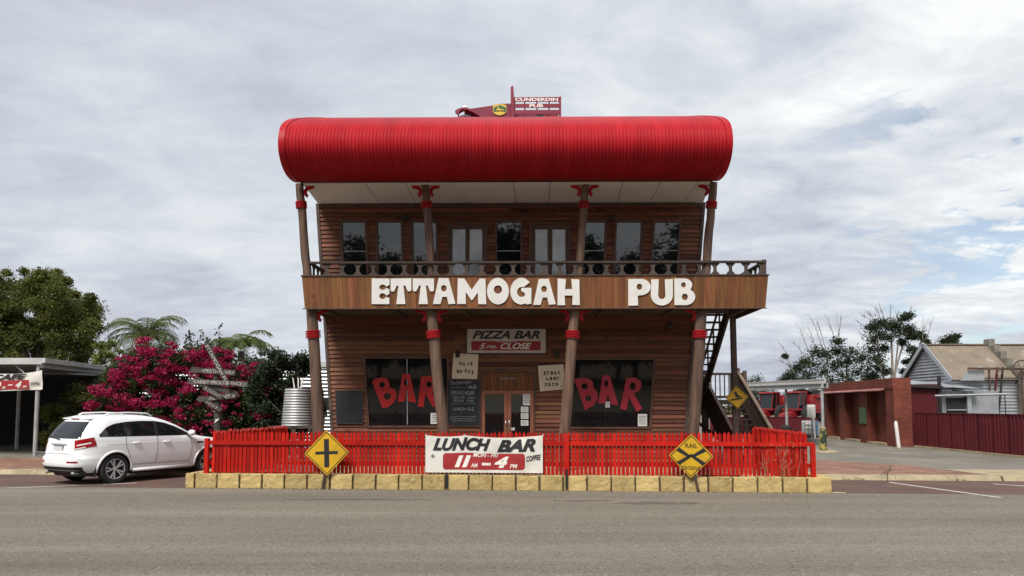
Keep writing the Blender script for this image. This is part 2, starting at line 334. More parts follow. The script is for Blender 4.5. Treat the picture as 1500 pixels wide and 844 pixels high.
sheet('verge', [S(-100, -60), S(100, -60), S(100, -26), S(-100, -26)], 0.004, 'dirt', 'earth verge across the road')
def patch(name, mat, cx, cy, rx, ry, z, label, seed):
    r_ = random.Random(seed); c = atZ(cx, cy, z); pts = []
    for i in range(26):
        a = 2 * math.pi * i / 26; k = r_.uniform(0.75, 1.1); pts.append((c.x + rx * k * math.cos(a), c.y + ry * k * math.sin(a)))
    return sheet(name, pts, z, mat, label)
M('tar', (0.085, 0.078, 0.068), (0.12, 0.11, 0.095), rough=0.9, scale=3, spec=0.2, spots=[((0.17, 0.155, 0.13), 6, 0.52)])
patch('tar_patch', 'tar', 962, 736.5, 0.95, 0.22, 0.008, 'dark tar patch on the road before the rail crossing sign', 4)
patch('tar_patch', 'tar', 850, 733.5, 0.7, 0.07, 0.0085, 'thin dark tar smear on the road before the banner', 5)
patch('tar_patch', 'tar', 520, 731.5, 1.6, 0.06, 0.008, 'long thin tar seam on the road before the crossroad sign', 6)
patch('sand_spill', 'kerb_concrete', 1229, 721.5, 0.2, 0.14, 0.009, 'sandy spill at the right end of the limestone wall', 7)
# pavers
def brick_mat(name, c1, c2, mortar, w_, h_, scale, mortar_size=0.02, rotz=0.0, axes=None, bump=0.4, wall=False):
    m = bpy.data.materials.new(name); m.use_nodes = True; t = m.node_tree; P = t.nodes['Principled BSDF']; n = t.nodes.new; L = t.links.new
    co = n('ShaderNodeTexCoord'); mp = n('ShaderNodeMapping'); mp.inputs['Rotation'].default_value = axes or (0, 0, rotz); L(co.outputs['Object'], mp.inputs[0])
    if wall:
        sx = n('ShaderNodeSeparateXYZ'); L(co.outputs['Object'], sx.inputs[0]); ad = n('ShaderNodeMath'); L(sx.outputs[0], ad.inputs[0]); L(sx.outputs[1], ad.inputs[1]); cb_ = n('ShaderNodeCombineXYZ'); L(ad.outputs[0], cb_.inputs[0]); L(sx.outputs[2], cb_.inputs[1]); mp = cb_
    b = n('ShaderNodeTexBrick'); L(mp.outputs[0], b.inputs['Vector']); b.inputs['Scale'].default_value = scale; b.inputs['Brick Width'].default_value = w_; b.inputs['Row Height'].default_value = h_
    b.inputs['Mortar Size'].default_value = mortar_size; b.inputs['Color1'].default_value = (*c1, 1); b.inputs['Color2'].default_value = (*c2, 1); b.inputs['Mortar'].default_value = (*mortar, 1)
    no = n('ShaderNodeTexNoise'); no.inputs['Scale'].default_value = 1.2; no.inputs['Detail'].default_value = 6; L(co.outputs['Object'], no.inputs['Vector'])
    mr = n('ShaderNodeMapRange'); mr.inputs[1].default_value = 0.3; mr.inputs[2].default_value = 0.7; mr.inputs[3].default_value = 0.72; mr.inputs[4].default_value = 1.18; L(no.outputs['Fac'], mr.inputs[0])
    hs = n('ShaderNodeHueSaturation'); L(b.outputs['Color'], hs.inputs['Color']); L(mr.outputs[0], hs.inputs['Value']); L(hs.outputs[0], P.inputs['Base Color'])
    P.inputs['Roughness'].default_value = 0.85; P.inputs['Specular IOR Level'].default_value = 0.2
    bp = n('ShaderNodeBump'); bp.inputs['Strength'].default_value = bump; bp.inputs['Distance'].default_value = 0.01; bp.invert = True; L(b.outputs['Fac'], bp.inputs['Height']); L(bp.outputs[0], P.inputs['Normal'])
    MATS[name] = m; return m
brick_mat('pavers', (0.30, 0.165, 0.115), (0.215, 0.112, 0.08), (0.13, 0.09, 0.07), 0.46, 0.23, 1.0, 0.018, rotz=R(45))
def G(px, py): p = atZ(px, py, Z_YARD); return (p.x, p.y)
sheet('paved_footpath', [S(9, 3.45), S(20.2, 3.45), S(19.8, 5.3), S(19.6, 6.8), S(17.8, 8.8), S(9, 10.5)], Z_YARD + 0.004, 'pavers', 'pink brick paved footpath right of the red fence')
sheet('concrete_crossover', [S(20.25, 3.45), S(45, 3.45), S(45, 5.8), S(19.85, 5.35)], Z_YARD + 0.008, 'kerb_concrete', 'cream concrete crossover at the driveway mouth')
sheet('paved_forecourt', [S(-45, 3.45), S(-1.2, 3.45), S(-1.2, 8.2), S(-45, 8.2)], Z_YARD + 0.004, 'pavers', 'pink brick paved forecourt beside the white car')
def kerb(s0, s1, label):
    mb = MB(); n = max(1, int((s1 - s0) / 1.2))
    for i in range(n):
        a = s0 + (s1 - s0) * i / n + 0.006; b = s0 + (s1 - s0) * (i + 1) / n - 0.006
        q = [S(a, 3.02), S(b, 3.02), S(b, 3.45), S(a, 3.45)]; t_ = [S(a, 3.10, 0.125), S(b, 3.10, 0.125), S(b, 3.45, 0.125), S(a, 3.45, 0.125)]
        mb.hexa(q + t_)
    o = mb.build('kerb', 'kerb_concrete'); o['kind'] = 'structure'; o['label'] = label; return o
kerb(-45, 0.2, 'cream concrete kerb behind the white car'); kerb(13.6, 20.2, 'cream concrete kerb along the pink paved footpath'); kerb(20.25, 45, 'cream concrete kerb at the driveway mouth')
def ground_line(name, p, q, wd, label):
    p, q = Vector(p), Vector(q); d = (q - p).normalized(); r_ = Vector((-d.y, d.x, 0)) * wd / 2
    mb = MB(); mb.add([p - r_, q - r_, q + r_, p + r_], [(0, 1, 2, 3)]); o = mb.build(name, 'line_paint'); o['kind'] = 'structure'; o['label'] = label
a, b = atZ(1302, 706.5, 0.010), atZ(1466, 729, 0.010); ground_line('bay_line', a, b, 0.10, 'white parking bay line on reddish asphalt by the driveway')
a, b = atZ(1455, 709, 0.010), atZ(1530, 714, 0.010); ground_line('bay_line', a, b, 0.10, 'white line along the kerb at the driveway mouth')
a, b = atZ(10, 715, 0.010), atZ(200, 707.5, 0.010); ground_line('bay_line', a, b, 0.09, 'faint white bay line under the white car')

# ------------------------------------------------------------------ the pub
LEAN = 0.04
PUB_RZ = R(-0.7)
pub = thing('pub', 'two-storey dark timber pub leaning outwards under a red barrel roof', 'pub', (-0.08, 22.4, Z_YARD), PUB_RZ)
PM = mat_of(pub); PMI = PM.inverted(); PR = PM.to_3x3()
def F(px, py, dep=0.0):                            # photo pixel -> pub-local point on the leaning facade plane
    p0 = PM @ Vector((0, dep, 0)); n_ = PR @ Vector((0, 1, LEAN)); return PMI @ onplane(px, py, p0, n_)
def q2(px, py, dep=0.0): p = F(px, py, dep); return (p.x, p.z)
def fp(x, z, off=0.0, dep=0.0): return Vector((x, dep - LEAN * z + off, z))
def slab(pts, o0, o1, dep=0.0, mb=None):           # polygon (x,z) on the facade, from offset o0 (front) to o1 (back)
    mb = mb or MB(); n = len(pts)
    mb.add([fp(x, z, o0, dep) for x, z in pts] + [fp(x, z, o1, dep) for x, z in pts],
           [tuple(range(n)), tuple(range(n, 2 * n))[::-1]] + [(i, (i + 1) % n, n + (i + 1) % n, n + i) for i in range(n)])
    return mb
def ring(outer, inner, o0, o1, dep=0.0, mb=None):
    mb = mb or MB(); n = len(outer)
    for i in range(n):
        j = (i + 1) % n; slab([outer[i], outer[j], inner[j], inner[i]], o0, o1, dep, mb)
    return mb
def inset(q, d):                                   # shrink a quad TL,TR,BR,BL
    c = (sum(p[0] for p in q) / 4, sum(p[1] for p in q) / 4)
    return [(p[0] + (d if p[0] < c[0] else -d), p[1] + (d if p[1] < c[1] else -d)) for p in q]
def lerp(a, b, t): return (a[0] + (b[0] - a[0]) * t, a[1] + (b[1] - a[1]) * t)
WTL, WBL, WTR, WBR = q2(466, 298), q2(488, 636), q2(1030, 298), q2(1003, 636)
ZT = 0.5 * (WTL[1] + WTR[1])
def edgex(z, a, b): t = (z - b[1]) / (a[1] - b[1]); return b[0] + (a[0] - b[0]) * t
def xl(z): return edgex(z, WTL, WBL)
def xr(z): return edgex(z, WTR, WBR)
# wall core, sides and back
DEPTH = 9.2
core = MB(); slab([(xl(0), 0), (xr(0), 0), (xr(ZT), ZT), (xl(ZT), ZT)], 0.0, 0.14, mb=core); core.build('front_wall', 'dark_wood', pub)
for sgn, fx in ((-1, xl), (1, xr)):
    side = MB(); nrow = 60
    for i in range(nrow):
        z0, z1 = ZT * i / nrow, ZT * (i + 1) / nrow
        P4 = [Vector((fx(z0) + sgn * 0.022, 0.1, z0)), Vector((fx(z0) + sgn * 0.022, DEPTH, z0)), Vector((fx(z1) + sgn * 0.004, DEPTH, z1)), Vector((fx(z1) + sgn * 0.004, 0.1, z1))]
        side.hexa([P4[0] - Vector((sgn * 0.15, 0, 0)), P4[1] - Vector((sgn * 0.15, 0, 0)), P4[1], P4[0], P4[3] - Vector((sgn * 0.15, 0, 0)), P4[2] - Vector((sgn * 0.15, 0, 0)), P4[2], P4[3]])
    side.build('side_wall', 'board', pub)
bw = MB(); bw.hexa([(xl(0), DEPTH, 0), (xr(0), DEPTH, 0), (xr(0), DEPTH + .15, 0), (xl(0), DEPTH + .15, 0), (xl(ZT), DEPTH, ZT), (xr(ZT), DEPTH, ZT), (xr(ZT), DEPTH + .15, ZT), (xl(ZT), DEPTH + .15, ZT)]); bw.build('back_wall', 'board', pub)

# openings as photo quads TL,TR,BR,BL -> (x,z)
def Q(*pp, dep=0.0): return [q2(px, py, dep) for px, py in pp]
OPEN = {}
up = [(501, 535, 505, 538), (553, 588, 555, 590), (605, 639, 606, 640), (727.5, 763, 728, 763), (854, 886.5, 851, 883.5), (903, 939.5, 900, 936.5), (959, 995.5, 953, 991)]
for i, (a, b, c, d) in enumerate(up): OPEN['up%d' % i] = Q((a, 325.5), (b, 325.5), (d, 405), (c, 405))
OPEN['fd0'] = Q((658, 329), (711, 329), (711, 408), (658, 408)); OPEN['fd1'] = Q((779, 329), (833, 329), (832, 408), (778, 408))
OPEN['winL'] = Q((535, 525), (655, 525), (658, 624), (541, 624)); OPEN['winR'] = Q((841, 527), (957, 527), (951, 626), (833, 626))
OPEN['door'] = Q((705, 545.5), (783, 545.5), (781, 640), (706, 640))
def span_at(qd, z):                                # x interval of a quad at height z, or None
    TL, TR, BR, BL = qd; zt, zb = TL[1], BL[1]
    if z > zt or z < zb: return None
    t = (z - zb) / (zt - zb); return (BL[0] + (TL[0] - BL[0]) * t, BR[0] + (TR[0] - BR[0]) * t)
PITCHB = 0.128
z = 0.06; nb_ = 0
while z < ZT - 0.03:
    z1 = min(z + PITCHB, ZT); zm = (z + z1) / 2
    if not (4.75 < zm < 5.15):
        cuts = sorted([s_ for s_ in (span_at(qd, zm) for qd in OPEN.values()) if s_], key=lambda a: a[0])
        xs = [(xl(zm) + 0.05, None)]; cur = xl(zm) + 0.02; segs = []
        for a, b in cuts:
            if a > cur: segs.append((cur, a))
            cur = max(cur, b)
        segs.append((cur, xr(zm) - 0.02))
        k = (xl(z1) - xl(z)) / (z1 - z)
        for a, b in segs:
            if b - a < 0.05: continue
            parts = [(a, b)]
            if b - a > 4.2:
                m = a + (b - a) * rnd.uniform(0.35, 0.65); parts = [(a, m - 0.003), (m + 0.003, b)]
            for a_, b_ in parts:
                jit = rnd.uniform(-0.003, 0.003)
                mb = MB(); mb.hexa([fp(a_, z, -0.046 + jit), fp(b_, z, -0.046 + jit), fp(b_, z, 0.0), fp(a_, z, 0.0),
                                    fp(a_, z1 + 0.004, -0.008 + jit), fp(b_, z1 + 0.004, -0.008 + jit), fp(b_, z1 + 0.010, 0.0), fp(a_, z1 + 0.010, 0.0)])
                mb.build('weatherboard', 'board', pub); nb_ += 1
    z += PITCHB
for fx, s_ in ((xl, -1), (xr, 1)):                 # corner trims
    slab([(fx(0) - s_ * 0.03, 0), (fx(0) + s_ * 0.06, 0), (fx(ZT) + s_ * 0.06, ZT), (fx(ZT) - s_ * 0.03, ZT)], -0.06, 0.12).build('corner_trim', 'dark_wood', pub)
slab([(xl(ZT) - 0.02, ZT - 0.10), (xr(ZT) + 0.02, ZT - 0.10), (xr(ZT) + 0.02, ZT + 0.0), (xl(ZT) - 0.02, ZT)], -0.055, -0.012).build('head_trim', 'dark_wood', pub)

def window(qd, bars, glass, fw=0.06):
    fr = ring([(p[0] + (-fw if i in (0, 3) else fw), p[1] + (fw if i < 2 else -fw)) for i, p in enumerate(qd)], inset(qd, 0.012), -0.07, 0.0).build('window', 'window_frame', pub)
    slab(qd, -0.016, -0.001).build('pane', glass, fr)
    for a, b, wd in bars:
        d = Vector((b[0] - a[0], b[1] - a[1])).normalized(); n_ = Vector((-d.y, d.x)) * wd / 2
        slab([(a[0] - n_.x, a[1] - n_.y), (b[0] - n_.x, b[1] - n_.y), (b[0] + n_.x, b[1] + n_.y), (a[0] + n_.x, a[1] + n_.y)], -0.04, -0.014).build('glazing_bar', 'steel_grey' if wd < 0.03 else 'window_frame', fr)
    return fr
for i in range(7):
    qd = OPEN['up%d' % i]; za = q2(750, 368)[1]; s_ = span_at(qd, za)
    window(qd, [((s_[0], za), (s_[1], za), 0.022)], 'glass')
for key, ps in (('fd0', ((663, 682), (688, 706.5))), ('fd1', ((784, 802), (809, 828)))):
    qd = OPEN[key]
    fr = ring([(p[0] + (-0.07 if i in (0, 3) else 0.07), p[1] + (0.07 if i < 2 else -0.03)) for i, p in enumerate(qd)], inset(qd, 0.01), -0.075, 0.0).build('door_frame', 'window_frame', pub)
    x0, x1 = qd[0][0] + 0.012, qd[1][0] - 0.012; xm = (x0 + x1) / 2
    for j, (a, b) in enumerate(ps):
        lo, hi = (x0, xm - 0.004) if j == 0 else (xm + 0.004, x1)
        g0, g1 = q2(a, 336)[0], q2(b, 336)[0]; zt, zb = q2(a, 336)[1], q2(a, 406)[1]; oz, ob = qd[0][1] - 0.012, qd[3][1]
        lf = ring([(lo, oz), (hi, oz), (hi, ob), (lo, ob)], [(g0, zt), (g1, zt), (g1, zb), (g0, zb)], -0.05, -0.005).build('door_leaf', 'window_frame', pub)
        # panes set upright inside the leaning leaves so they mirror sky above the trees
        mb = MB(); yb = -LEAN * zb - 0.02; mb.box(g0 - 0.01, g1 + 0.01, yb - 0.012 - LEAN * (zt - zb) * 0.5, yb - LEAN * (zt - zb) * 0.5, zb - 0.01, zt + 0.01); mb.build('pane', 'glass_painted_sky', lf)
# ground-floor windows with painted BAR letters
OL = (520, 510, 6.493); ORT = (700, 450, 3.125)
def cpx(o, pts): return [(o[0] + x / o[2], o[1] + y / o[2]) for x, y in pts]
def ell(o, cx, cy, rx, ry, n=16): return cpx(o, [(cx + rx * math.cos(2 * math.pi * i / n), cy + ry * math.sin(2 * math.pi * i / n)) for i in range(n)])
def painted(loops, off, mat, parent, name='painted_letter', th=0.003):
    L2 = [[q2(px, py) for px, py in lp] for lp in loops]
    v, f = fill2d(L2, th / 2); mb = MB(); mb.add([fp(p[0], p[1], off - p[2]) for p in v], f); return mb.build(name, mat, parent)
wl = window(OPEN['winL'], [(q2(596.5, 526), q2(597, 622), 0.025)], 'glass_dim', 0.05)
painted([cpx(OL, [(165, 318), (200, 290), (250, 280), (300, 290), (330, 325), (332, 375), (370, 385), (395, 415), (398, 465), (370, 520), (320, 560), (265, 572)]), ell(OL, 262, 350, 27, 27), ell(OL, 312, 460, 33, 33)], -0.050, 'sign_red_paint', wl)
painted([cpx(OL, [(455, 245), (525, 245), (585, 520), (512, 510), (495, 385), (476, 505), (408, 515)]), ell(OL, 487, 328, 18, 32)], -0.050, 'sign_red_paint', wl)
painted([cpx(OL, [(630, 275), (700, 263), (750, 272), (778, 310), (782, 350), (770, 395), (735, 425), (800, 530), (745, 565), (672, 430), (655, 560), (600, 555)]), ell(OL, 707, 347, 25, 30)], -0.050, 'sign_red_paint', wl)
wr = window(OPEN['winR'], [], 'glass_dim', 0.05)
painted([cpx(ORT, [(440, 330), (470, 323), (510, 328), (527, 345), (527, 365), (545, 390), (548, 420), (530, 450), (490, 472)]), ell(ORT, 488, 363, 14, 14), ell(ORT, 505, 417, 14, 14)], -0.050, 'sign_crimson', wr)
painted([cpx(ORT, [(570, 312), (603, 313), (642, 448), (608, 444), (594, 398), (583, 440), (550, 442)]), ell(ORT, 587, 350, 8, 16)], -0.050, 'sign_crimson', wr)
painted([cpx(ORT, [(678, 325), (720, 322), (745, 340), (748, 365), (735, 385), (712, 395), (752, 465), (727, 480), (690, 410), (680, 470), (650, 466)]), ell(ORT, 708, 363, 14, 17)], -0.050, 'sign_crimson', wr)
def notice(px0, py0, px1, py1, parent, off, lines=5):
    a, b = q2(px0, py0), q2(px1, py1)
    o = slab([(a[0], a[1]), (b[0], a[1]), (b[0], b[1]), (a[0], b[1])], off - 0.003, off).build('notice_sheet', 'paper', parent)
    return o, a, b
def scribble(a, b, off, rows, mat, parent, name='print', margin=0.12):
    mb = MB(); w_ = b[0] - a[0]; h_ = a[1] - b[1]
    for r_ in range(rows):
        z_ = a[1] - h_ * (margin + (1 - 2 * margin) * (r_ + 0.5) / rows); x_ = a[0] + w_ * margin
        while x_ < b[0] - w_ * margin:
            l_ = min(w_ * rnd.uniform(0.08, 0.25), b[0] - w_ * margin - x_); hh = h_ / rows * 0.16
            if l_ > w_ * 0.03: slab([(x_, z_ - hh), (x_ + l_, z_ - hh), (x_ + l_, z_ + hh), (x_, z_ + hh)], off - 0.0015, off, mb=mb)
            x_ += l_ + w_ * 0.05
    return mb.build(name, mat, parent)
for r4 in ((934, 606.5, 947.5, 624.5), (886.5, 588.5, 893, 597)):
    o, a, b = notice(*r4, wr, -0.042); scribble(a, b, -0.0455, 5, 'ink_grey', wr)
o, a, b = notice(631, 605, 655, 621, wl, -0.042); scribble(a, b, -0.0455, 4, 'ink_grey', wl)
# entrance
qd = OPEN['door']
ring([(p[0] + (-0.05 if i in (0, 3) else 0.05), p[1] + (0.05 if i < 2 else 0)) for i, p in enumerate(qd)], inset(qd, 0.008), -0.06, 0.0).build('door_surround', 'window_frame', pub)
x0, zt = q2(706, 546.5); x1, zb = q2(782, 571.5); n_ = 12
for i in range(n_):
    a = x0 + (x1 - x0) * i / n_ + 0.003; b = x0 + (x1 - x0) * (i + 1) / n_ - 0.003
    slab([(a, zt), (b, zt), (b, zb), (a, zb)], -0.028 - 0.006 * (i % 2), -0.001).build('transom_board', 'fascia_wood', pub)
v2 = MB(); put2d(v2, text2d('LICENSED', *(q2(733, 556)[0], q2(757, 556)[0], q2(733, 555.6)[1], q2(733, 553.5)[1])), lambda x, y, d: fp(x, y, -0.037)); v2.build('lettering', 'chalk', pub)
zt = q2(740, 572)[1]; zb = 0.02; xa, xm, xb = q2(705.5, 600)[0], q2(743.5, 600)[0], q2(781.5, 600)[0]
for a, b in ((xa, xm - 0.004), (xm + 0.004, xb)):
    lf = ring([(a, zt), (b, zt), (b, zb), (a, zb)], [(a + 0.10, zt - 0.10), (b - 0.10, zt - 0.10), (b - 0.10, zb + 0.22), (a + 0.10, zb + 0.22)], -0.055, -0.008).build('entrance_door', 'door_frame', pub)
    slab([(a + 0.09, zt - 0.09), (b - 0.09, zt - 0.09), (b - 0.09, zb + 0.2), (a + 0.09, zb + 0.2)], -0.03, -0.015).build('pane', 'glass', lf)
    hx = xm + (-0.05 if a < xm - 0.1 else 0.05)
    hz = q2(740, 622)[1]; hm = MB(); hm.tube([fp(hx, hz + 0.13, -0.055), fp(hx, hz + 0.12, -0.11), fp(hx, hz - 0.14, -0.11), fp(hx, hz - 0.15, -0.055)], 0.013, 8); hm.build('handle', 'chrome', lf, smooth=True)
    if a > xm:
        for r4 in ((766, 576, 778, 593.5), (763, 596, 774, 604), (763, 605.5, 774, 613.5), (763, 615.5, 774, 623.5), (747, 626.5, 754, 630.5)):
            o, aa, bb = notice(*r4, lf, -0.034); scribble(aa, bb, -0.0375, 4, 'ink_grey', lf)
# plinth and step
MB().box(xl(0) - 0.05, xr(0) + 0.05, -2.1, 0.05, -0.1, 0.06).build('verandah_slab', 'kerb_concrete', pub)

# posts, with red bands and scroll brackets
POSTD = -1.75; FASD = -2.02
def bandmesh(r_, h_):
    mb = MB()
    for i in range(5):
        z_ = h_ * i / 5
        mb.lathe([(0.02, z_), (r_ * 1.06, z_ + 0.002), (r_ * 1.34, z_ + h_ * 0.035), (r_ * 1.34, z_ + h_ * 0.125), (r_ * 1.06, z_ + h_ * 0.165), (0.02, z_ + h_ * 0.19)], 16)
    return mb
def bracket(cx, cz, r_, side, dep, parent):        # side -1: on the left of its post; C-scroll opening outwards
    th = 0.085; pts = arc(0, 0, r_, r_, 112, -62, 14) + arc(0, 0, r_ - th, r_ - th, -62, 80, 12) + [(-r_ * 0.7, r_ - th * 0.6), (-r_ * 0.75, r_)]
    pts = [(cx + (x if side < 0 else -x), cz + y) for x, y in pts]
    v, f = fill2d([pts], 0.035); mb = MB(); mb.add([fp(p[0], p[1], p[2], dep) for p in v], f); mb.build('scroll_bracket', 'post_red', parent)
ZFB = q2(750, 451.5, FASD)[1]; ZFT = q2(750, 404.5, FASD)[1]; ZDECK = ZFT - 0.06
ZSOF = F(750, 298)[2] + 0.0
lowp = [((456.5, 452), (467.5, 640), 0.155), ((631.5, 452), (650, 640), 0.155), ((842.5, 452), (826, 640), 0.15), ((1028, 452), (1015.5, 640), 0.155)]
uppp = [((438.5, 267), (450, 402), 0.115), ((622.5, 267), (632.5, 402), 0.115), ((857.5, 267), (848, 402), 0.11), ((1045, 267), (1033.5, 402), 0.115)]
def logpost(p0, p1, r_, name='post'):
    n = 9; path = []; rad = []
    for i in range(n):
        t = i / (n - 1); p = p0.lerp(p1, t); path.append(p + Vector((rnd.uniform(-.012, .012), rnd.uniform(-.012, .012), 0)) * (0 < i < n - 1)); rad.append(r_ * (1.06 - 0.12 * t) * rnd.uniform(0.97, 1.03))
    mb = MB(); mb.tube(path, rad, 14); return mb.build(name, 'log', pub, smooth=50)
for (t_, b_, r_) in lowp:
    pt = F(*t_, POSTD); pb = F(*b_, POSTD); d = (pt - pb); pb = pb + d * ((0.05 - pb.z) / d.z); pt = pt + d * ((ZFB + 0.12 - pt.z) / d.z)
    po = logpost(pb, pt, r_)
    zc = F(t_[0], 495.5, POSTD).z; c = pb.lerp(pt, (zc - pb.z) / (pt.z - pb.z))
    o = bandmesh(r_, 0.22).build('red_band', 'post_red', po, smooth=40); o.location = c; o.rotation_euler = d.to_track_quat('Z', 'Y').to_euler()
    zt = ZFB - 0.19
    for s_ in (-1, 1):
        if t_[0] < 460 and s_ < 0 or t_[0] > 1020 and s_ > 0: continue
        cc = pb.lerp(pt, (zt - pb.z) / (pt.z - pb.z)); bracket(cc.x + s_ * (r_ + 0.155), zt, 0.175, s_, POSTD, po)
for (t_, b_, r_) in uppp:
    pt = F(*t_, POSTD - 0.08); pb = F(*b_, POSTD - 0.08); d = pt - pb; pb = pb + d * ((ZDECK - pb.z) / d.z); pt = pt + d * ((ZSOF + 0.06 - pt.z) / d.z)
    po = logpost(pb, pt, r_)
    zc = F(t_[0], 305.5, POSTD - 0.08).z; c = pb.lerp(pt, (zc - pb.z) / (pt.z - pb.z))
    o = bandmesh(r_, 0.20).build('red_band', 'post_red', po, smooth=40); o.location = c; o.rotation_euler = d.to_track_quat('Z', 'Y').to_euler()
    zt = ZSOF - 0.17
    for s_ in (-1, 1):
        if t_[0] < 440 and s_ < 0 or t_[0] > 1040 and s_ > 0: continue
        cc = pb.lerp(pt, (zt - pb.z) / (pt.z - pb.z)); bracket(cc.x + s_ * (r_ + 0.15), zt, 0.165, s_, POSTD - 0.08, po)
# balcony deck, fascia boards, railing
XB0, XB1 = q2(444.5, 430, FASD)[0], q2(1123, 430, FASD)[0]
YF = FASD - LEAN * 5.0
MB().box(XB0 + 0.06, xr(4.9) + 0.1, YF + 0.10, 0.02, ZFB + 0.05, ZDECK - 0.03).build('balcony_frame', 'dark_wood', pub)
MB().box(XB0 + 0.06, xr(4.9) + 0.1, YF + 0.08, 0.02, ZDECK - 0.028, ZDECK).build('balcony_deck', 'deck_wood', pub)
MB().box(xr(4.9) + 0.1, XB1 - 0.06, YF + 0.10, 0.9, ZFB + 0.22, ZDECK).build('landing_deck', 'dark_wood', pub)
for i in range(7):
    x_ = XB0 + 0.5 + i * (XB1 - XB0 - 1.0) / 6; MB().box(x_ - 0.04, x_ + 0.04, YF + 0.12, -0.28, ZFB - 0.02, ZFB + 0.06).build('joist', 'dark_wood', pub)
nbd = 82; fl = 0.045                                # fascia flares outwards a little
zc_ = (ZFB + ZFT) / 2
for i in range(nbd):
    t0, t1 = i / nbd, (i + 1) / nbd; xs0 = XB0 + (XB1 - XB0) * t0 + 0.002; xs1 = XB0 + (XB1 - XB0) * t1 - 0.002
    def ex(x_, z_): return x_ + (x_ - (XB0 + XB1) / 2) / ((XB1 - XB0) / 2) * fl * (z_ - zc_) / 0.45
    j = rnd.uniform(-0.004, 0.004)
    slab([(ex(xs0, ZFB), ZFB), (ex(xs1, ZFB), ZFB), (ex(xs1, ZFT), ZFT), (ex(xs0, ZFT), ZFT)], -0.022 + j, 0.012, FASD).build('fascia_board', 'fascia_wood', pub)
for sgn, xx in ((-1, XB0), (1, XB1)):
    yb = -0.05 if sgn < 0 else 0.95; n_ = 8 if sgn < 0 else 11; y0 = YF + 0.03
    for i in range(n_):
        ya, yb_ = y0 + (yb - y0) * i / n_ + 0.003, y0 + (yb - y0) * (i + 1) / n_ - 0.003
        mb = MB(); mb.hexa([(xx - sgn * (fl + 0.02), ya, ZFB), (xx - sgn * (fl + 0.02), yb_, ZFB), (xx - sgn * fl, yb_, ZFB), (xx - sgn * fl, ya, ZFB), (xx + sgn * (fl - 0.02), ya, ZFT), (xx + sgn * (fl - 0.02), yb_, ZFT), (xx + sgn * fl, yb_, ZFT), (xx + sgn * fl, ya, ZFT)])
        mb.build('fascia_board', 'fascia_wood', pub)
slab([(XB0 - 0.07, ZFT), (XB1 + 0.07, ZFT), (XB1 + 0.07, ZFT + 0.03), (XB0 - 0.07, ZFT + 0.03)], -0.05, 0.05, FASD).build('fascia_cap', 'rail_wood', pub)
slab([(XB0 - 0.02, ZFB - 0.02), (XB1 + 0.0, ZFB - 0.02), (XB1 + 0.0, ZFB), (XB0 - 0.02, ZFB)], -0.035, 0.03, FASD).build('fascia_drip', 'dark_wood', pub)
RLD = FASD + 0.05
ZR0 = q2(750, 403.0, RLD)[1]; ZR1 = q2(750, 383.0, RLD)[1]
XR0, XR1 = q2(452, 390, RLD)[0], q2(1122, 390, RLD)[0]
slab([(XR0, ZR1 - 0.055), (XR1, ZR1 - 0.055), (XR1, ZR1), (XR0, ZR1)], -0.05, 0.05, RLD).build('handrail', 'rail_wood', pub)
hb = (ZR1 - 0.055) - (ZFT + 0.03); w1, w0 = 0.125, 0.042
bal = [(-w1, 0), (w1, 0), (w1, 0.05 * hb), (w0, 0.33 * hb), (w0, 0.67 * hb), (w1, 0.95 * hb), (w1, hb), (-w1, hb), (-w1, 0.95 * hb), (-w0, 0.67 * hb), (-w0, 0.33 * hb), (-w1, 0.05 * hb)]
bmb = MB(); bmb.prism([(x, -0.02, z) for x, z in bal], (0, 0.04, 0)); bme = bmb.mesh('baluster', 'rail_wood')
px_ = 495 - 23 * 1.7; 
while px_ < 1120:
    x_ = q2(px_, 393, RLD)[0]; zz0 = ZFT + 0.03
    if x_ > XR0 + 0.1: inst('baluster', bme, pub, (x_, RLD - LEAN * zz0, zz0), (0, 0, 0))
    px_ += 22.75
for xx, ye in ((XR0 + 0.05, -0.1), (XR1 - 0.05, 0.9)):
    y0 = RLD - LEAN * ZR1; MB().box(xx - 0.05, xx + 0.05, y0 + 0.06, ye, ZR1 - 0.055, ZR1).build('handrail', 'rail_wood', pub)
    y_ = y0 + 0.35
    while y_ < ye - 0.15: inst('baluster', bme, pub, (xx, y_, ZFT + 0.03), (0, 0, R(90))); y_ += 0.42
MB().box(XR1 - 0.1, XR1, y0 - 0.02, y0 + 0.1, ZFT, ZR1 + 0.03).build('newel', 'rail_wood', pub)
# side rail panels (X braces) at the balcony's left end are too far round to see; back landing post
pp = F(1073.5, 470, 0.25); pq = F(1078, 640, 0.25); d = pp - pq; b0 = pq + d * ((0.0 - pq.z) / d.z); t0 = pq + d * ((ZFB + 0.25 - pq.z) / d.z)
MB().beam(b0, t0, 0.15, 0.15, (0, 1, 0)).build('landing_post', 'dark_wood', pub)

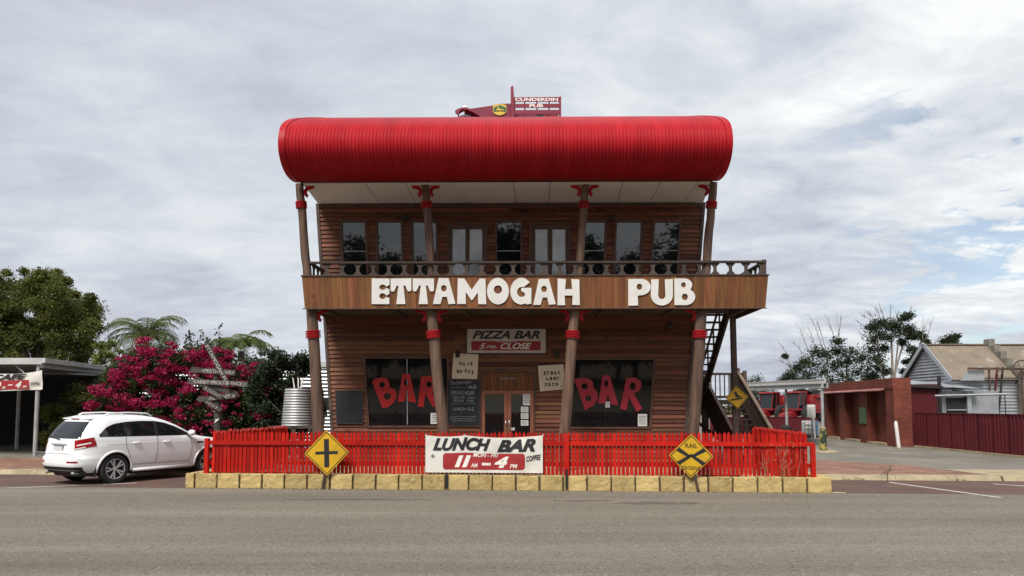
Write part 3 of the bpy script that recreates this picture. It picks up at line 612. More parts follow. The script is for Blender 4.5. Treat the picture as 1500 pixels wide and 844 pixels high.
# fascia letters
def T_(): return [(0, 1), (0, .56)] + arc(.1, .56, .1, .07, 180, 330, 5) + [(.25, .64)] + arc(.33, .66, .07, .07, 180, 40, 4) + [(.36, .6), (.28, 0), (.72, 0), (.64, .6)] + arc(.67, .66, .07, .07, 140, 0, 4) + [(.75, .64)] + arc(.9, .56, .1, .07, 210, 360, 5) + [(1, 1)]
GL = {
 'E': [[(0, 0), (1, 0), (1, .24), (.84, .28)] + arc(.62, .31, .19, .115, -20, -340, 12) + [(.84, .34), (1, .40), (1, .58), (.84, .63)] + arc(.62, .66, .19, .105, -20, -340, 12) + [(.84, .69), (1, .75), (1, 1), (0, 1)]],
 'T': [T_()],
 'A': [[(0, 0), (.25, 1), (.69, 1), (1, 0.02), (.69, 0), (.62, .28), (.42, .28), (.33, 0)], arc(.48, .61, .13, .125, 0, 330, 11)],
 'M': [[(0, 0), (.02, 1), (.24, 1), (.5, .56), (.77, 1), (.97, 1), (1, 0), (.72, 0), (.71, .46), (.52, .16), (.48, .16), (.29, .48), (.30, 0)]],
 'O': [arc(.5, .5, .5, .5, 0, 348, 30), arc(.5, .56, .19, .155, 0, 345, 23)],
 'G': [arc(.52, .5, .52, .5, 40, 275, 24) + [(.72, .04), (.74, .0), (.99, .02), (1, .62), (.52, .62), (.52, .50), (.66, .44), (.70, .36)] + arc(.54, .47, .22, .19, -30, -290, 16) + [(.68, .68)]],
 'H': [[(0, 0), (.01, 1), (.38, .98), (.34, .60), (.66, .60), (.62, .98), (.98, .96), (1, 0), (.66, .01), (.68, .36), (.32, .36), (.34, 0)]],
 'P': [[(0, 0), (.0, 1), (.5, 1)] + arc(.55, .69, .45, .31, 85, -95, 14) + [(.42, .36), (.44, 0)], arc(.5, .70, .125, .12, 0, 330, 11)],
 'U': [[(.02, 1), (.0, .42)] + arc(.5, .40, .5, .40, 180, 360, 16) + [(1, 1), (.64, .99), (.66, .40)] + arc(.5, .40, .17, .16, 0, -180, 8) + [(.36, 1)]],
 'B': [[(0, 0), (0, 1), (.45, 1)] + arc(.48, .76, .38, .24, 85, -40, 10) + arc(.52, .31, .48, .31, 55, -88, 12), arc(.44, .76, .12, .10, 0, 330, 11), arc(.50, .31, .15, .125, 0, 330, 11)],
}
LET = [('E', 545, 571, 408.5, 446), ('T', 572.5, 603, 408.5, 446), ('T', 605, 636, 408.5, 446), ('A', 634.6, 667.5, 408, 446), ('M', 670, 712.5, 408.5, 446), ('O', 713.5, 745.5, 407.5, 446.5),
       ('G', 747.5, 778.5, 407.5, 446.5), ('A', 781, 814, 409, 447), ('H', 816.5, 849, 408.5, 447.5), ('P', 920, 952.5, 409, 448), ('U', 953, 985, 409.5, 448), ('B', 987.5, 1017.5, 408.5, 447.5)]
for ch, x0, x1, y0, y1 in LET:
    a, b = q2(x0, y1, FASD), q2(x1, y0, FASD); tl = rnd.uniform(-0.012, 0.012)
    loops = [[(a[0] + (b[0] - a[0]) * u, a[1] + (b[1] - a[1]) * (v + tl * (u - .5))) for u, v in lp] for lp in GL[ch]]
    v, f = fill2d(loops, 0.014); mb = MB(); mb.add([fp(p[0], p[1], -0.042 - p[2], FASD) for p in v], f); mb.build('sign_letter', 'white_paint', pub)

# soffit panels
YS0 = 20.05 - 22.4; YS1 = -LEAN * ZT - 0.06
jpx = [(448, 466), (536, 555), (594, 609), (664, 690), (752, 756), (806, 804), (912, 905), (968, 952), (1022, 1002), (1040, 1033)]
zs = ZSOF
xs_ = [(lambda p, r_: (p.x, r_.x))(PMI @ onplane(a, 266, PM @ Vector((0, YS0, 0)), PR @ Vector((0, 1, 0))), PMI @ onplane(b, 297, PM @ Vector((0, YS1, 0)), PR @ Vector((0, 1, 0)))) for a, b in jpx]
xs_[0] = (min(xs_[0][0], xl(ZT) - 0.18), xl(ZT) - 0.0); xs_[-1] = (min(xs_[-1][0] + 0.1, 5.5), xr(ZT)); xs_[0] = (max(xs_[0][0], -5.6), xs_[0][1])
for i in range(len(xs_) - 1):
    (a0, a1), (b0, b1) = xs_[i], xs_[i + 1]; g_ = 0.009; dz = rnd.uniform(0, 0.006)
    mb = MB(); mb.hexa([(a0 + g_, YS0, zs + dz), (b0 - g_, YS0, zs + dz), (b1 - g_, YS1, zs + dz), (a1 + g_, YS1, zs + dz)] + [(p[0], p[1], zs + 0.03) for p in ((a0 + g_, YS0), (b0 - g_, YS0), (b1 - g_, YS1), (a1 + g_, YS1))])
    mb.build('soffit_panel', 'soffit', pub)
MB().box(-5.66, 5.55, YS0 + 0.02, DEPTH + 1.6, zs + 0.032, zs + 0.14).build('ceiling_frame', 'joint_dark', pub)
# barrel roof of corrugated iron: profile in (y, z) from the front eave, round the bulge, over the ridge
H0 = zs + Z_YARD - 0.02
prof_front = [(Y_, atY(750, py_, Y_).z) for Y_, py_ in ((20.05, 265), (19.68, 263), (19.22, 255.5), (18.85, 243.5), (18.6, 229), (18.47, 213), (18.48, 198), (18.62, 185.5), (18.95, 177.8), (19.5, 174), (20.5, 172.5), (21.6, 172), (23, 173), (24.5, 177), (25.8, 184), (26.9, 193))]
pf = [Vector((0, y - 22.4, z - Z_YARD)) for y, z in prof_front]
def cat(pts, k):
    out = []; n = len(pts)
    for i in range(n - 1):
        p0, p1, p2, p3 = pts[max(i - 1, 0)], pts[i], pts[i + 1], pts[min(i + 2, n - 1)]
        for j in range(k):
            t = j / k; out.append(0.5 * ((2 * p1) + (p2 - p0) * t + (2 * p0 - 5 * p1 + 4 * p2 - p3) * t * t + (3 * p1 - p0 - 3 * p2 + p3) * t ** 3))
    return out + [pts[-1]]
half = cat(pf, 5); yr = pf[-1].y
full = half + [Vector((0, 2 * yr - p.y, p.z)) for p in half[:-1][::-1]]
RX0, RX1 = -5.74, 5.63
nrm = []
for i, p in enumerate(full):
    d = full[min(i + 1, len(full) - 1)] - full[max(i - 1, 0)]; nrm.append(Vector((0, -d.z, d.y)).normalized())
ncorr = 128; seg = 6; K = ncorr * seg
rows = []
for p, n_ in zip(full, nrm):
    rows.append([(RX0 + (RX1 - RX0) * k / K, p.y + n_.y * a, p.z + n_.z * a) for k in range(K + 1) for a in (0.017 * math.sin(2 * math.pi * k / seg),)])
roof = MB().grid(rows).build('roof', 'roof_red', pub, smooth=True, recalc=False)
for xe, s_ in ((RX0, -1), (RX1, 1)):
    fl_ = MB(); fl_.grid([[(xe + s_ * 0.03, (p + n_ * 0.03).y, (p + n_ * 0.03).z), (xe - s_ * 0.13, (p + n_ * 0.024).y, (p + n_ * 0.024).z), (xe - s_ * 0.13, (p - n_ * 0.0).y, p.z)] for p, n_ in zip(full, nrm)])
    fl_.grid([[(xe + s_ * 0.03, (p + n_ * 0.03).y, (p + n_ * 0.03).z), (xe + s_ * 0.03, (p - n_ * 0.10).y, (p - n_ * 0.10).z)] for p, n_ in zip(full, nrm)])
    fl_.build('verge_flashing', 'roof_red', roof, smooth=40)
    ge = MB(); ge.prism([(xe - s_ * 0.02, (p - n_ * 0.03).y, (p - n_ * 0.03).z) for p, n_ in zip(full[::3], nrm[::3])], (-s_ * 0.04, 0, 0)); ge.build('gable_end', 'board', roof)
# wall lamps
def wall_lamp(px, py):
    p = F(px, py); mb = MB(); mb.box(-0.045, 0.045, -0.03, 0.0, -0.06, 0.06); mb.tube([(0, -0.03, 0.03), (0, -0.1, 0.06), (0, -0.13, 0.02)], 0.012, 6); mb.lathe([(0.02, 0.02), (0.06, 0.0), (0.075, -0.05), (0.05, -0.13), (0.02, -0.15)], 10, c=(0, -0.13, 0))
    o = mb.build('wall_lamp', 'black_metal', pub, smooth=40); o.location = (p.x, p.y - 0.012, p.z)
for a in ((594.5, 318), (895, 318), (671, 517), (815.5, 518), (980, 475)): wall_lamp(*a)

# ------------------------------------------------------------------ signs and boards hung on the pub
class Fac:
    def __init__(s, name, label, cat, px, py, dep):
        s.dep = dep; s.o = F(px, py, dep); s.root = thing(name, label, cat, PM @ s.o, PUB_RZ)
    def P(s, px, py, off=0.0): p = F(px, py, s.dep); return Vector((p.x - s.o.x, p.y - s.o.y + off, p.z - s.o.z))
    def quad(s, name, pts, o0, o1, mat, parent=None):
        n = len(pts); mb = MB(); mb.add([s.P(*p, o0) for p in pts] + [s.P(*p, o1) for p in pts], [tuple(range(n)), tuple(range(n, 2 * n))[::-1]] + [(i, (i + 1) % n, n + (i + 1) % n, n + i) for i in range(n)])
        return mb.build(name, mat, parent or s.root)
    def text(s, t, x0, y0, x1, y1, off, mat, bold=0.0, shear=0.0, rise=0.0, name='lettering', parent=None):
        a, b = s.P(x0, y1), s.P(x1, y0); v, f = text2d(t, a.x, b.x, a.z, b.z, bold, shear); mb = MB()
        if v: mb.add([Vector((p[0], a.y - LEAN * (p[1] - a.z) + off, p[1] + rise * (p[0] - a.x))) for p in v], f)
        return mb.build(name, mat, parent or s.root, recalc=False)
s = Fac('pizza_banner', 'white and red pizza bar banner above the pub doors', 'banner', 741.5, 518, -0.04)
s.quad('cloth', [(684, 482), (799.5, 482), (799.5, 517.5), (684, 517.5)], -0.02, 0.008, 'canvas_old')
for p4 in ([(683, 481), (800.5, 481), (800.5, 482.2), (683, 482.2)], [(683, 517.3), (800.5, 517.3), (800.5, 518.5), (683, 518.5)], [(683, 482.2), (684.2, 482.2), (684.2, 517.3), (683, 517.3)], [(799.3, 482.2), (800.5, 482.2), (800.5, 517.3), (799.3, 517.3)]): s.quad('frame', p4, -0.03, 0.008, 'rail_wood')
s.quad('red_panel', [(690.5, 500), (792, 500), (792, 513.5), (690.5, 513.5)], -0.024, -0.020, 'ink_red')
s.text('PIZZA BAR', 692, 484.5, 791, 496.5, -0.025, 'ink_black', 0.035, 0.35)
s.text('THURS-SUN', 726, 497.3, 757, 501.5, -0.0275, 'ink_white', 0.01, 0.3)
s.text('5', 702, 503, 711.5, 511.5, -0.028, 'ink_white', 0.02, 0.35); s.text('PM-', 712, 506, 729, 511, -0.028, 'ink_white', 0.01, 0.35); s.text('CLOSE', 733, 502.5, 779, 511.8, -0.028, 'ink_white', 0.03, 0.35)
s = Fac('painted_board', 'cream board lettered on ya sport above the chalkboard', 'sign', 681, 556, -0.04)
s.quad('board', [(664.5, 517.5), (701, 519.5), (699, 555.5), (662, 554.5)], -0.035, 0.008, 'cream_board')
for i, (t, x, y) in enumerate((('o', 672.5, 530), ('n', 677.5, 531.5), ('y', 684, 531.5), ('a', 689, 530.5))): s.text(t, x, y, x + 3.6, y + 5, -0.038, 'ink_black', 0.03)
for i, (t, x, y) in enumerate((('s', 669, 541.5), ('p', 674, 542), ('o', 680.5, 540.5), ('r', 686, 542.5), ('t', 690.5, 543))): s.text(t, x, y, x + 3.8, y + 5.5, -0.038, 'ink_black', 0.03)
s = Fac('painted_board', 'cream board lettered great beer mate beside the doors', 'sign', 808, 572.5, -0.04)
s.quad('board', [(788, 536), (825, 534), (828, 570), (791, 573.5)], -0.035, 0.008, 'cream_board')
for row, x0, y0 in (('great', 796, 544.5), ('beer', 800, 552.5), ('mate', 798, 561)):
    for i, ch in enumerate(row): s.text(ch, x0 + i * 5.2, y0 - i * 0.25 + rnd.uniform(-.5, .5), x0 + i * 5.2 + 3.6, y0 + 5.2 - i * 0.25, -0.038, 'ink_black', 0.03)
s.text(',', 821, 565, 822.6, 568, -0.038, 'ink_black', 0.03)
s = Fac('chalkboard', 'tall chalkboard listing the opening hours left of the doors', 'chalkboard', 679, 625, -0.04)
s.quad('slate', [(655.5, 556.5), (702, 556.5), (703, 624), (656.5, 624)], -0.03, 0.008, 'chalkboard')
for p4 in ([(654.5, 555.5), (703, 555.5), (703, 556.7), (654.5, 556.7)], [(655.3, 623.6), (704.2, 623.6), (704.2, 625), (655.3, 625)], [(654.5, 556.7), (655.7, 556.7), (656.7, 623.6), (655.5, 623.6)], [(701.8, 556.7), (703, 556.7), (704, 623.6), (702.8, 623.6)]): s.quad('frame', p4, -0.04, 0.008, 'window_frame')
s.text('The Ettamogah', 660, 559, 690, 565.5, -0.033, 'chalk', -0.008, 0.1, 0.08); s.text('PUB', 687, 565, 698, 570.5, -0.033, 'chalk', -0.005, 0, 0.1)
s.text('OPENING HOURS', 660.5, 572.5, 695, 578.5, -0.033, 'chalk', -0.008)
s.text('MON-THU   12-late', 664, 580.5, 695, 584.2, -0.033, 'chalk', -0.008); s.text('FRI-SUN   12-late', 665, 585.2, 694, 589, -0.033, 'chalk', -0.008)
s.text('LUNCH 12-2', 664, 597, 694, 601.5, -0.033, 'chalk', -0.006)
mbs = MB()
for y_ in (568, 591.5, 610.5, 613.5, 616.5):
    x_ = 660 + rnd.uniform(0, 4)
    while x_ < 696:
        l_ = rnd.uniform(1, 4); a, b = s.P(x_, y_, -0.033), s.P(min(x_ + l_, 697), y_ + rnd.uniform(-.3, .3), -0.033); mbs.beam(a, b, 0.001, 0.009); x_ += l_ + rnd.uniform(0.6, 1.6)
mbs.build('chalk_line', 'chalk', s.root)
s = Fac('chalkboard', 'small blank chalkboard left of the BAR window', 'chalkboard', 512, 621, -0.04)
s.quad('slate', [(492, 573), (531, 573), (531.5, 620), (494, 620)], -0.03, 0.008, 'chalkboard')
for p4 in ([(491, 572), (532, 572), (532, 573.2), (491, 573.2)], [(493, 619.8), (532.5, 619.8), (532.5, 621), (493, 621)], [(491, 573.2), (492.2, 573.2), (494.2, 619.8), (493, 619.8)], [(530.8, 573.2), (532, 573.2), (532.5, 619.8), (531.3, 619.8)]): s.quad('frame', p4, -0.04, 0.008, 'rail_wood')
# ------------------------------------------------------------------ limestone block wall and red picket fence
def RS(px, py, t=0.0):                              # pixel -> (s, z) on the vertical plane at street offset t
    p = onplane(px, py, S(0, t), RN); return ((p - KL).dot(RD), p.z)
wall = thing('limestone_wall', 'low wall of yellow limestone blocks along the road edge', 'wall', KL, RA)
BH = RS(750, 697.0, 0)[1]
bvar = []
for k in range(5):
    mb = MB(); mb.box(-0.26, 0.26, 0.0, 0.30, 0.0, BH); me = mb.mesh('block', 'limestone')
    bm = bmesh.new(); bm.from_mesh(me); bmesh.ops.bevel(bm, geom=list(bm.edges), offset=0.016, segments=2, affect='EDGES', profile=0.5)
    bmesh.ops.subdivide_edges(bm, edges=[e_ for e_ in bm.edges if e_.calc_length() > 0.2], cuts=3, use_grid_fill=True)
    for v in bm.verts:
        if v.co.z > 0.01: v.co += Vector((rnd.uniform(-1, 1), rnd.uniform(-1, 1), rnd.uniform(-1, 1))) * 0.0055
    bm.to_mesh(me); bm.free(); bvar.append(me)
MB().box(0.05, WALL_L - 0.05, 0.05, 0.27, 0.0, BH - 0.05).build('core', 'mortar', wall)
joints = [RS(x_, 705)[0] for x_ in (270.5, 285)] ; nb = 27
step = (WALL_L - joints[1]) / nb; edges_ = [0.0, joints[1]] + [joints[1] + step * (i + 1) for i in range(nb)]
for i in range(len(edges_) - 1):
    a, b = edges_[i], edges_[i + 1]; g_ = rnd.uniform(0.03, 0.05)
    inst('block', bvar[i % 5], wall, ((a + b) / 2, rnd.uniform(-0.008, 0.008), 0), (rnd.uniform(-.008, .008), 0, rnd.uniform(-.01, .01)), (((b - a) - g_) / 0.52, 1, 1 + rnd.uniform(-.02, .02)))
FL_S = RS(303, 690, 0.2)[0]; FR_S = RS(1191, 695, 0.2)[0]; FD = 4.75
for sx, n_ in ((0.15, 8), (WALL_L - 0.15, 8)):      # returns under the side fences
    MB().box(sx - 0.10, sx + 0.10, 0.3, 0.3 + n_ * 0.56, 0.0, BH - 0.05).build('core', 'mortar', wall)
    for i in range(n_): inst('block', bvar[(i * 2) % 5], wall, (sx + (0.15 if sx < 1 else 0.15), 0.31 + 0.28 + i * 0.56, 0), (0, 0, R(90)), (1.02, 1, 1))
ZP = RS(560, 632.5, 0.2)[1]; 
fence = thing('picket_fence', 'bright red timber picket fence on the limestone wall', 'fence', S(0, 0.2), RA)
def picket(h_):
    mb = MB(); w_ = 0.036; mb.prism([(-w_, 0, 0), (w_, 0, 0), (w_, 0, h_ - 0.07), (0, 0, h_), (-w_, 0, h_ - 0.07)], (0, 0.02, 0)); return mb.mesh('picket', 'fence_red')
pme = [picket(ZP - BH + d_) for d_ in (0.0, 0.012, -0.012)]
def picket_run(p0, p1, n_, zrot):
    for i in range(n_):
        t = (i + 0.5) / n_; p = p0.lerp(p1, t)
        inst('picket', pme[rnd.randrange(3)], fence, (p.x, p.y, BH + 0.012 + rnd.uniform(-0.006, 0.006)), (rnd.uniform(-.012, .012), rnd.gauss(0, 0.007), zrot))
def seg_rail(p0, p1, z0, z1, th):
    d = (p1 - p0).normalized(); n_ = Vector((-d.y, d.x, 0)); mb = MB()
    q = [p0, p1, p1 + n_ * th, p0 + n_ * th]; mb.hexa([(p.x, p.y, z0) for p in q] + [(p.x, p.y, z1) for p in q]); return mb.build('rail', 'fence_red', fence)
ZRL = RS(700, 652.5, 0.15)[1]; ZRU = RS(700, 646.5, 0.15)[1]
A_, B_ = Vector((FL_S + 0.10, 0, 0)), Vector((FR_S - 0.10, 0, 0))
npk = 146; picket_run(A_, B_, npk, 0)
L2_, R2_ = Vector((FL_S + 0.12, FD, 0)), Vector((FR_S - 0.12, FD, 0))
picket_run(Vector((FL_S + 0.12, 0.10, 0)), L2_, 46, R(90)); picket_run(Vector((FR_S - 0.12, 0.10, 0)), R2_, 46, R(90))
splits = [FL_S - 0.02, RS(655, 690, 0.2)[0], RS(830, 690, 0.2)[0], FR_S + 0.02]
for i in range(3):
    dz = rnd.uniform(-0.008, 0.008)
    seg_rail(Vector((splits[i], -0.045, 0)), Vector((splits[i + 1], -0.045, 0)), ZRL + dz, ZRU + dz, 0.043)
    seg_rail(Vector((splits[i] + 0.05, 0.022, 0)), Vector((splits[i + 1], 0.022, 0)), BH + 0.20, BH + 0.29, 0.04)
for xx in (FL_S + 0.12, FR_S - 0.12):
    for z0 in (ZRL, BH + 0.2): seg_rail(Vector((xx - 0.045 if xx > 5 else xx + 0.045, 0.1, 0)), Vector((xx - 0.045 if xx > 5 else xx + 0.045, FD, 0)), z0, z0 + 0.09, 0.02)
def fpost(x, y, z0, z1, w_=0.10):
    mb = MB(); mb.box(x - w_ / 2, x + w_ / 2, y - w_ / 2, y + w_ / 2, z0, z1); mb.build('post', 'fence_red', fence, bev=0.006)
fpost(FL_S, -0.02, BH - 0.01, RS(303, 642, 0.2)[1]); fpost(FR_S, -0.02, BH - 0.01, RS(1191, 650, 0.2)[1])
fpost(RS(830, 690, 0.2)[0], -0.03, BH - 0.01, RS(830, 637, 0.2)[1], 0.12)
for xx in (FL_S + 0.12, FR_S - 0.12): fpost(xx, FD, 0.1, ZP - 0.05)
for px in (655, 830):                               # dark stay posts bolted to the face of the wall
    s0, _ = RS(px, 700, 0); mb = MB(); mb.box(s0 - 0.03, s0 + 0.03, -0.235, -0.20, 0.05, BH + (0.16 if px > 800 else 0.02)); mb.build('stay', 'black_metal', fence)
# lunch banner tied to the fence
M('banner_white', (0.68, 0.66, 0.61), (0.57, 0.55, 0.505), rough=0.6, scale=3.2, bump=0.25, bscale=3.5, spots=[((0.52, 0.49, 0.44), 4, 0.66)])
bt = 0.10; s0, zb = RS(623, 692, bt); s1, zt = RS(795, 638, bt)
ban = thing('lunch_banner', 'white lunch bar banner tied to the red picket fence', 'banner', S(s0, bt, zb), RA)
W_, H_ = s1 - s0, zt - zb
def sag(u):                                         # lower of the hems between the ties at 0, 0.33 and 1
    if u < 0.33: return -0.030 * math.sin(math.pi * u / 0.33) - 0.01 * (u / .33)
    return -0.055 * math.sin(math.pi * (u - 0.33) / 0.67) - 0.02 * 0
def bwave(x, z): return -0.014 * math.sin(x * 3.1 + z * 4) * (z / H_) - 0.008 * math.sin(x * 7.3 - z * 6)
def bmap(x, z, off=0.0): u = min(max(x / W_, 0), 1); k = max(0.0, min(1.0, z / H_)); return Vector((x, bwave(x, z) - off, z + sag(u) * k ** 1.3 * 1.0))
cl = MB(); rows = [[bmap(W_ * i / 48, H_ * j / 16) for i in range(49)] for j in range(17)]; cl.grid(rows); cl.build('cloth', 'banner_white', ban, smooth=True, recalc=False)
def bx(px): return RS(px, 665, bt)[0] - s0
def bz(py): return RS(700, py, bt)[1] - zb
def btext(t, x0, y0, x1, y1, mat, bold=0.03, shear=0.3, off=0.010, rise=0.0):
    v, f = text2d(t, bx(x0), bx(x1), bz(y1), bz(y0), bold, shear); mb = MB(); mb.add([bmap(p[0], p[1] + rise * (p[0] - bx(x0)), off) for p in v], f); mb.build('lettering', mat, ban, recalc=False)
def pane_grid(x0, y0, x1, y1, r_, off, mat, name):
    X0, X1, Z0, Z1 = bx(x0), bx(x1), bz(y1), bz(y0); lp = arc(X1 - r_, Z1 - r_, r_, r_, 90, 0, 4) + arc(X1 - r_, Z0 + r_, r_, r_, 0, -90, 4) + arc(X0 + r_, Z0 + r_, r_, r_, -90, -180, 4) + arc(X0 + r_, Z1 - r_, r_, r_, 180, 90, 4)
    mb = MB(); n_ = 40
    def zr(x):                                      # rounded-rectangle height at x
        d = min(x - X0, X1 - x); return r_ - math.sqrt(max(0, r_ * r_ - (r_ - min(d, r_)) ** 2))
    mb.grid([[bmap(X0 + (X1 - X0) * i / n_, (Z0 + zr(X0 + (X1 - X0) * i / n_)) + ((Z1 - Z0) - 2 * zr(X0 + (X1 - X0) * i / n_)) * j / 6, off) for i in range(n_ + 1)] for j in range(7)]); mb.build(name, mat, ban, smooth=True, recalc=False)
pane_grid(649, 663.0, 769, 688, 0.05, 0.006, 'ink_red', 'red_panel')
btext('LUNCH', 634, 640, 719, 659.5, 'ink_black', 0.05, 0.35); btext('BAR', 728, 641, 785, 660.5, 'ink_black', 0.05, 0.35)
btext('MON - FRI', 693, 662.5, 730, 669, 'ink_white', 0.02, 0.3); btext('11', 666, 667, 690, 684.5, 'ink_white', 0.09, 0.35); btext('AM', 690, 678.5, 700, 684.5, 'ink_white', 0.02, 0.2)
btext('4', 724, 667.5, 745.5, 685, 'ink_white', 0.06, 0.35); btext('PM', 747, 679, 758, 685.5, 'ink_white', 0.02, 0.2)
mb = MB(); mb.add([bmap(bx(a), bz(b), 0.010) for a, b in ((706, 677.5), (719, 677.5), (719, 681.5), (706, 681.5))], [(0, 1, 2, 3)]); mb.build('lettering', 'ink_white', ban, recalc=False)
btext('COFFEE', 771, 667.5, 792, 675.5, 'ink_black', 0.03, 0.15, rise=0.12)
mb = MB(); mb.add([bmap(bx(a), bz(b), 0.010) for a, b in ((631, 668), (634, 665), (637, 668), (634, 671))], [(0, 1, 2, 3)]); mb.build('lettering', 'ink_grey', ban, recalc=False)
for u in (0.0, 0.33, 1.0):
    p = bmap(W_ * u, H_); mb = MB(); mb.tube([p + Vector((0, -0.004, -0.03)), p + Vector((0.0, -0.006, 0.0)), p + Vector((0.01, 0.09, 0.02))], 0.008, 6); mb.build('tie', 'ink_white', ban)

# ------------------------------------------------------------------ diamond road signs
M('sign_yellow', (0.60, 0.36, 0.018), (0.48, 0.28, 0.016), rough=0.35, scale=3, spots=[((0.42, 0.25, 0.03), 5, 0.68)])
M('rust_metal', (0.10, 0.055, 0.04), (0.05, 0.03, 0.025), rough=0.8, scale=6)
def diamond(name, label, foot, center, half, rz, tilt, postcol='rust_metal', symbol=None, post_r=0.03, post_top=None):
    root = thing(name, label, 'road sign', foot, rz); c = Vector(center)
    # panel-local frame: u right, v up
    ct, st = math.cos(tilt), math.sin(tilt)
    def Pp(u, v, off=0.0): return Vector((c.x + u * ct - v * st, c.y - off, c.z + u * st + v * ct))
    pl = MB(); d_ = half; cr = 0.07 * half
    pts = []
    for k in range(4):
        a = 90 * k; ux, uy = math.cos(R(a)), math.sin(R(a)); tx, ty = -uy, ux
        pts += [(ux * (d_ - cr) - tx * cr * 0.9, uy * (d_ - cr) - ty * cr * 0.9), (ux * (d_ - cr * 0.35), uy * (d_ - cr * 0.35)), (ux * (d_ - cr) + tx * cr * 0.9, uy * (d_ - cr) + ty * cr * 0.9)]
    pl.prism([Pp(u, v, 0.0) for u, v in pts], (0, 0.012, 0)); plate = pl.build('sign_plate', 'sign_yellow', root)
    bd = MB(); o_, i_ = d_ * 0.93, d_ * 0.885
    for k in range(4):
        a0, a1 = R(90 * k), R(90 * k + 90)
        bd.add([Pp(o_ * math.cos(a0), o_ * math.sin(a0), 0.004), Pp(o_ * math.cos(a1), o_ * math.sin(a1), 0.004), Pp(i_ * math.cos(a1), i_ * math.sin(a1), 0.004), Pp(i_ * math.cos(a0), i_ * math.sin(a0), 0.004)], [(0, 1, 2, 3)])
    bd.build('border', 'ink_black', plate, recalc=False)
    sy = MB()
    def quad(*uv): sy.add([Pp(u * d_, v * d_, 0.004) for u, v in uv], [tuple(range(len(uv)))])
    if symbol == 'cross': quad((-.11, -.62), (.11, -.62), (.11, .60), (-.11, .60)); quad((-.50, -.06), (-.112, -.06), (-.112, .07), (-.50, .07)); quad((.112, -.06), (.50, -.06), (.50, .07), (.112, .07))
    if symbol == 'rail':
        quad((-.66, .22), (-.52, .36), (-.02, .0), (-.12, -.08)); quad((.66, .22), (.52, .36), (.0, .02), (.10, -.07)); quad((-.66, -.30), (-.52, -.42), (.10, .02), (.0, .10)); quad((.66, -.30), (.52, -.42), (-.10, .02), (.0, .101))
        for t, x0, x1, y0, y1 in (('RAIL', -.27, .27, .36, .56), ('CROSSING', -.40, .40, -.62, -.46)):
            v_, f_ = text2d(t, x0 * d_, x1 * d_, y0 * d_, y1 * d_, 0.01); mb = MB(); mb.add([Pp(p[0], p[1], 0.0042) for p in v_], f_); mb.build('lettering', 'ink_black', plate, recalc=False)
    if symbol == 'merge':
        quad((-.55, -.28), (.50, -.16), (.50, -.03), (-.55, -.14)); quad((-.18, .50), (-.20, .30), (-.10, .06), (.02, -.05), (.30, -.02), (.34, .06), (.14, .16), (.03, .30), (.02, .48))
    sy.build('symbol', 'ink_black', plate, recalc=False)
    po = MB(); po.tube([(0, 0.03, 0.0), (c.x, c.y + 0.014 + post_r, c.z - half * 0.2), (c.x - 0.0, c.y + 0.014 + post_r, post_top if post_top else c.z + half * 0.55)], post_r, 10); po.build('post', postcol, root, smooth=40)
    return root
def sign_at(name, label, foot_px, c_px, half_px, t, tilt, symbol):
    sf = RS(*foot_px, t); s_c, z_c = RS(*c_px, t); half = abs(RS(c_px[0] + half_px, c_px[1], t)[0] - s_c); foot = S(sf[0], t, 0.0)
    return diamond(name, label, foot, (s_c - sf[0], 0.0, z_c), half, RA, tilt, symbol=symbol)
sign_at('crossroad_sign', 'yellow diamond crossroad sign leaning on the red fence', (471.5, 716), (478.5, 663.5), 33, -0.10, R(2), 'cross')
sign_at('rail_crossing_sign', 'yellow diamond rail crossing sign leaning on the red fence', (1024, 720), (1012.5, 668), 33, -0.10, R(-1.5), 'rail')
c_ = atY(1079.5, 582, 22.25); diamond('side_road_sign', 'small yellow diamond side road sign beside the timber stairs', (c_.x, c_.y + 0.02, Z_YARD), (0, -0.02, c_.z - Z_YARD), 0.345, 0, R(4), symbol='merge', post_top=c_.z + 0.05)

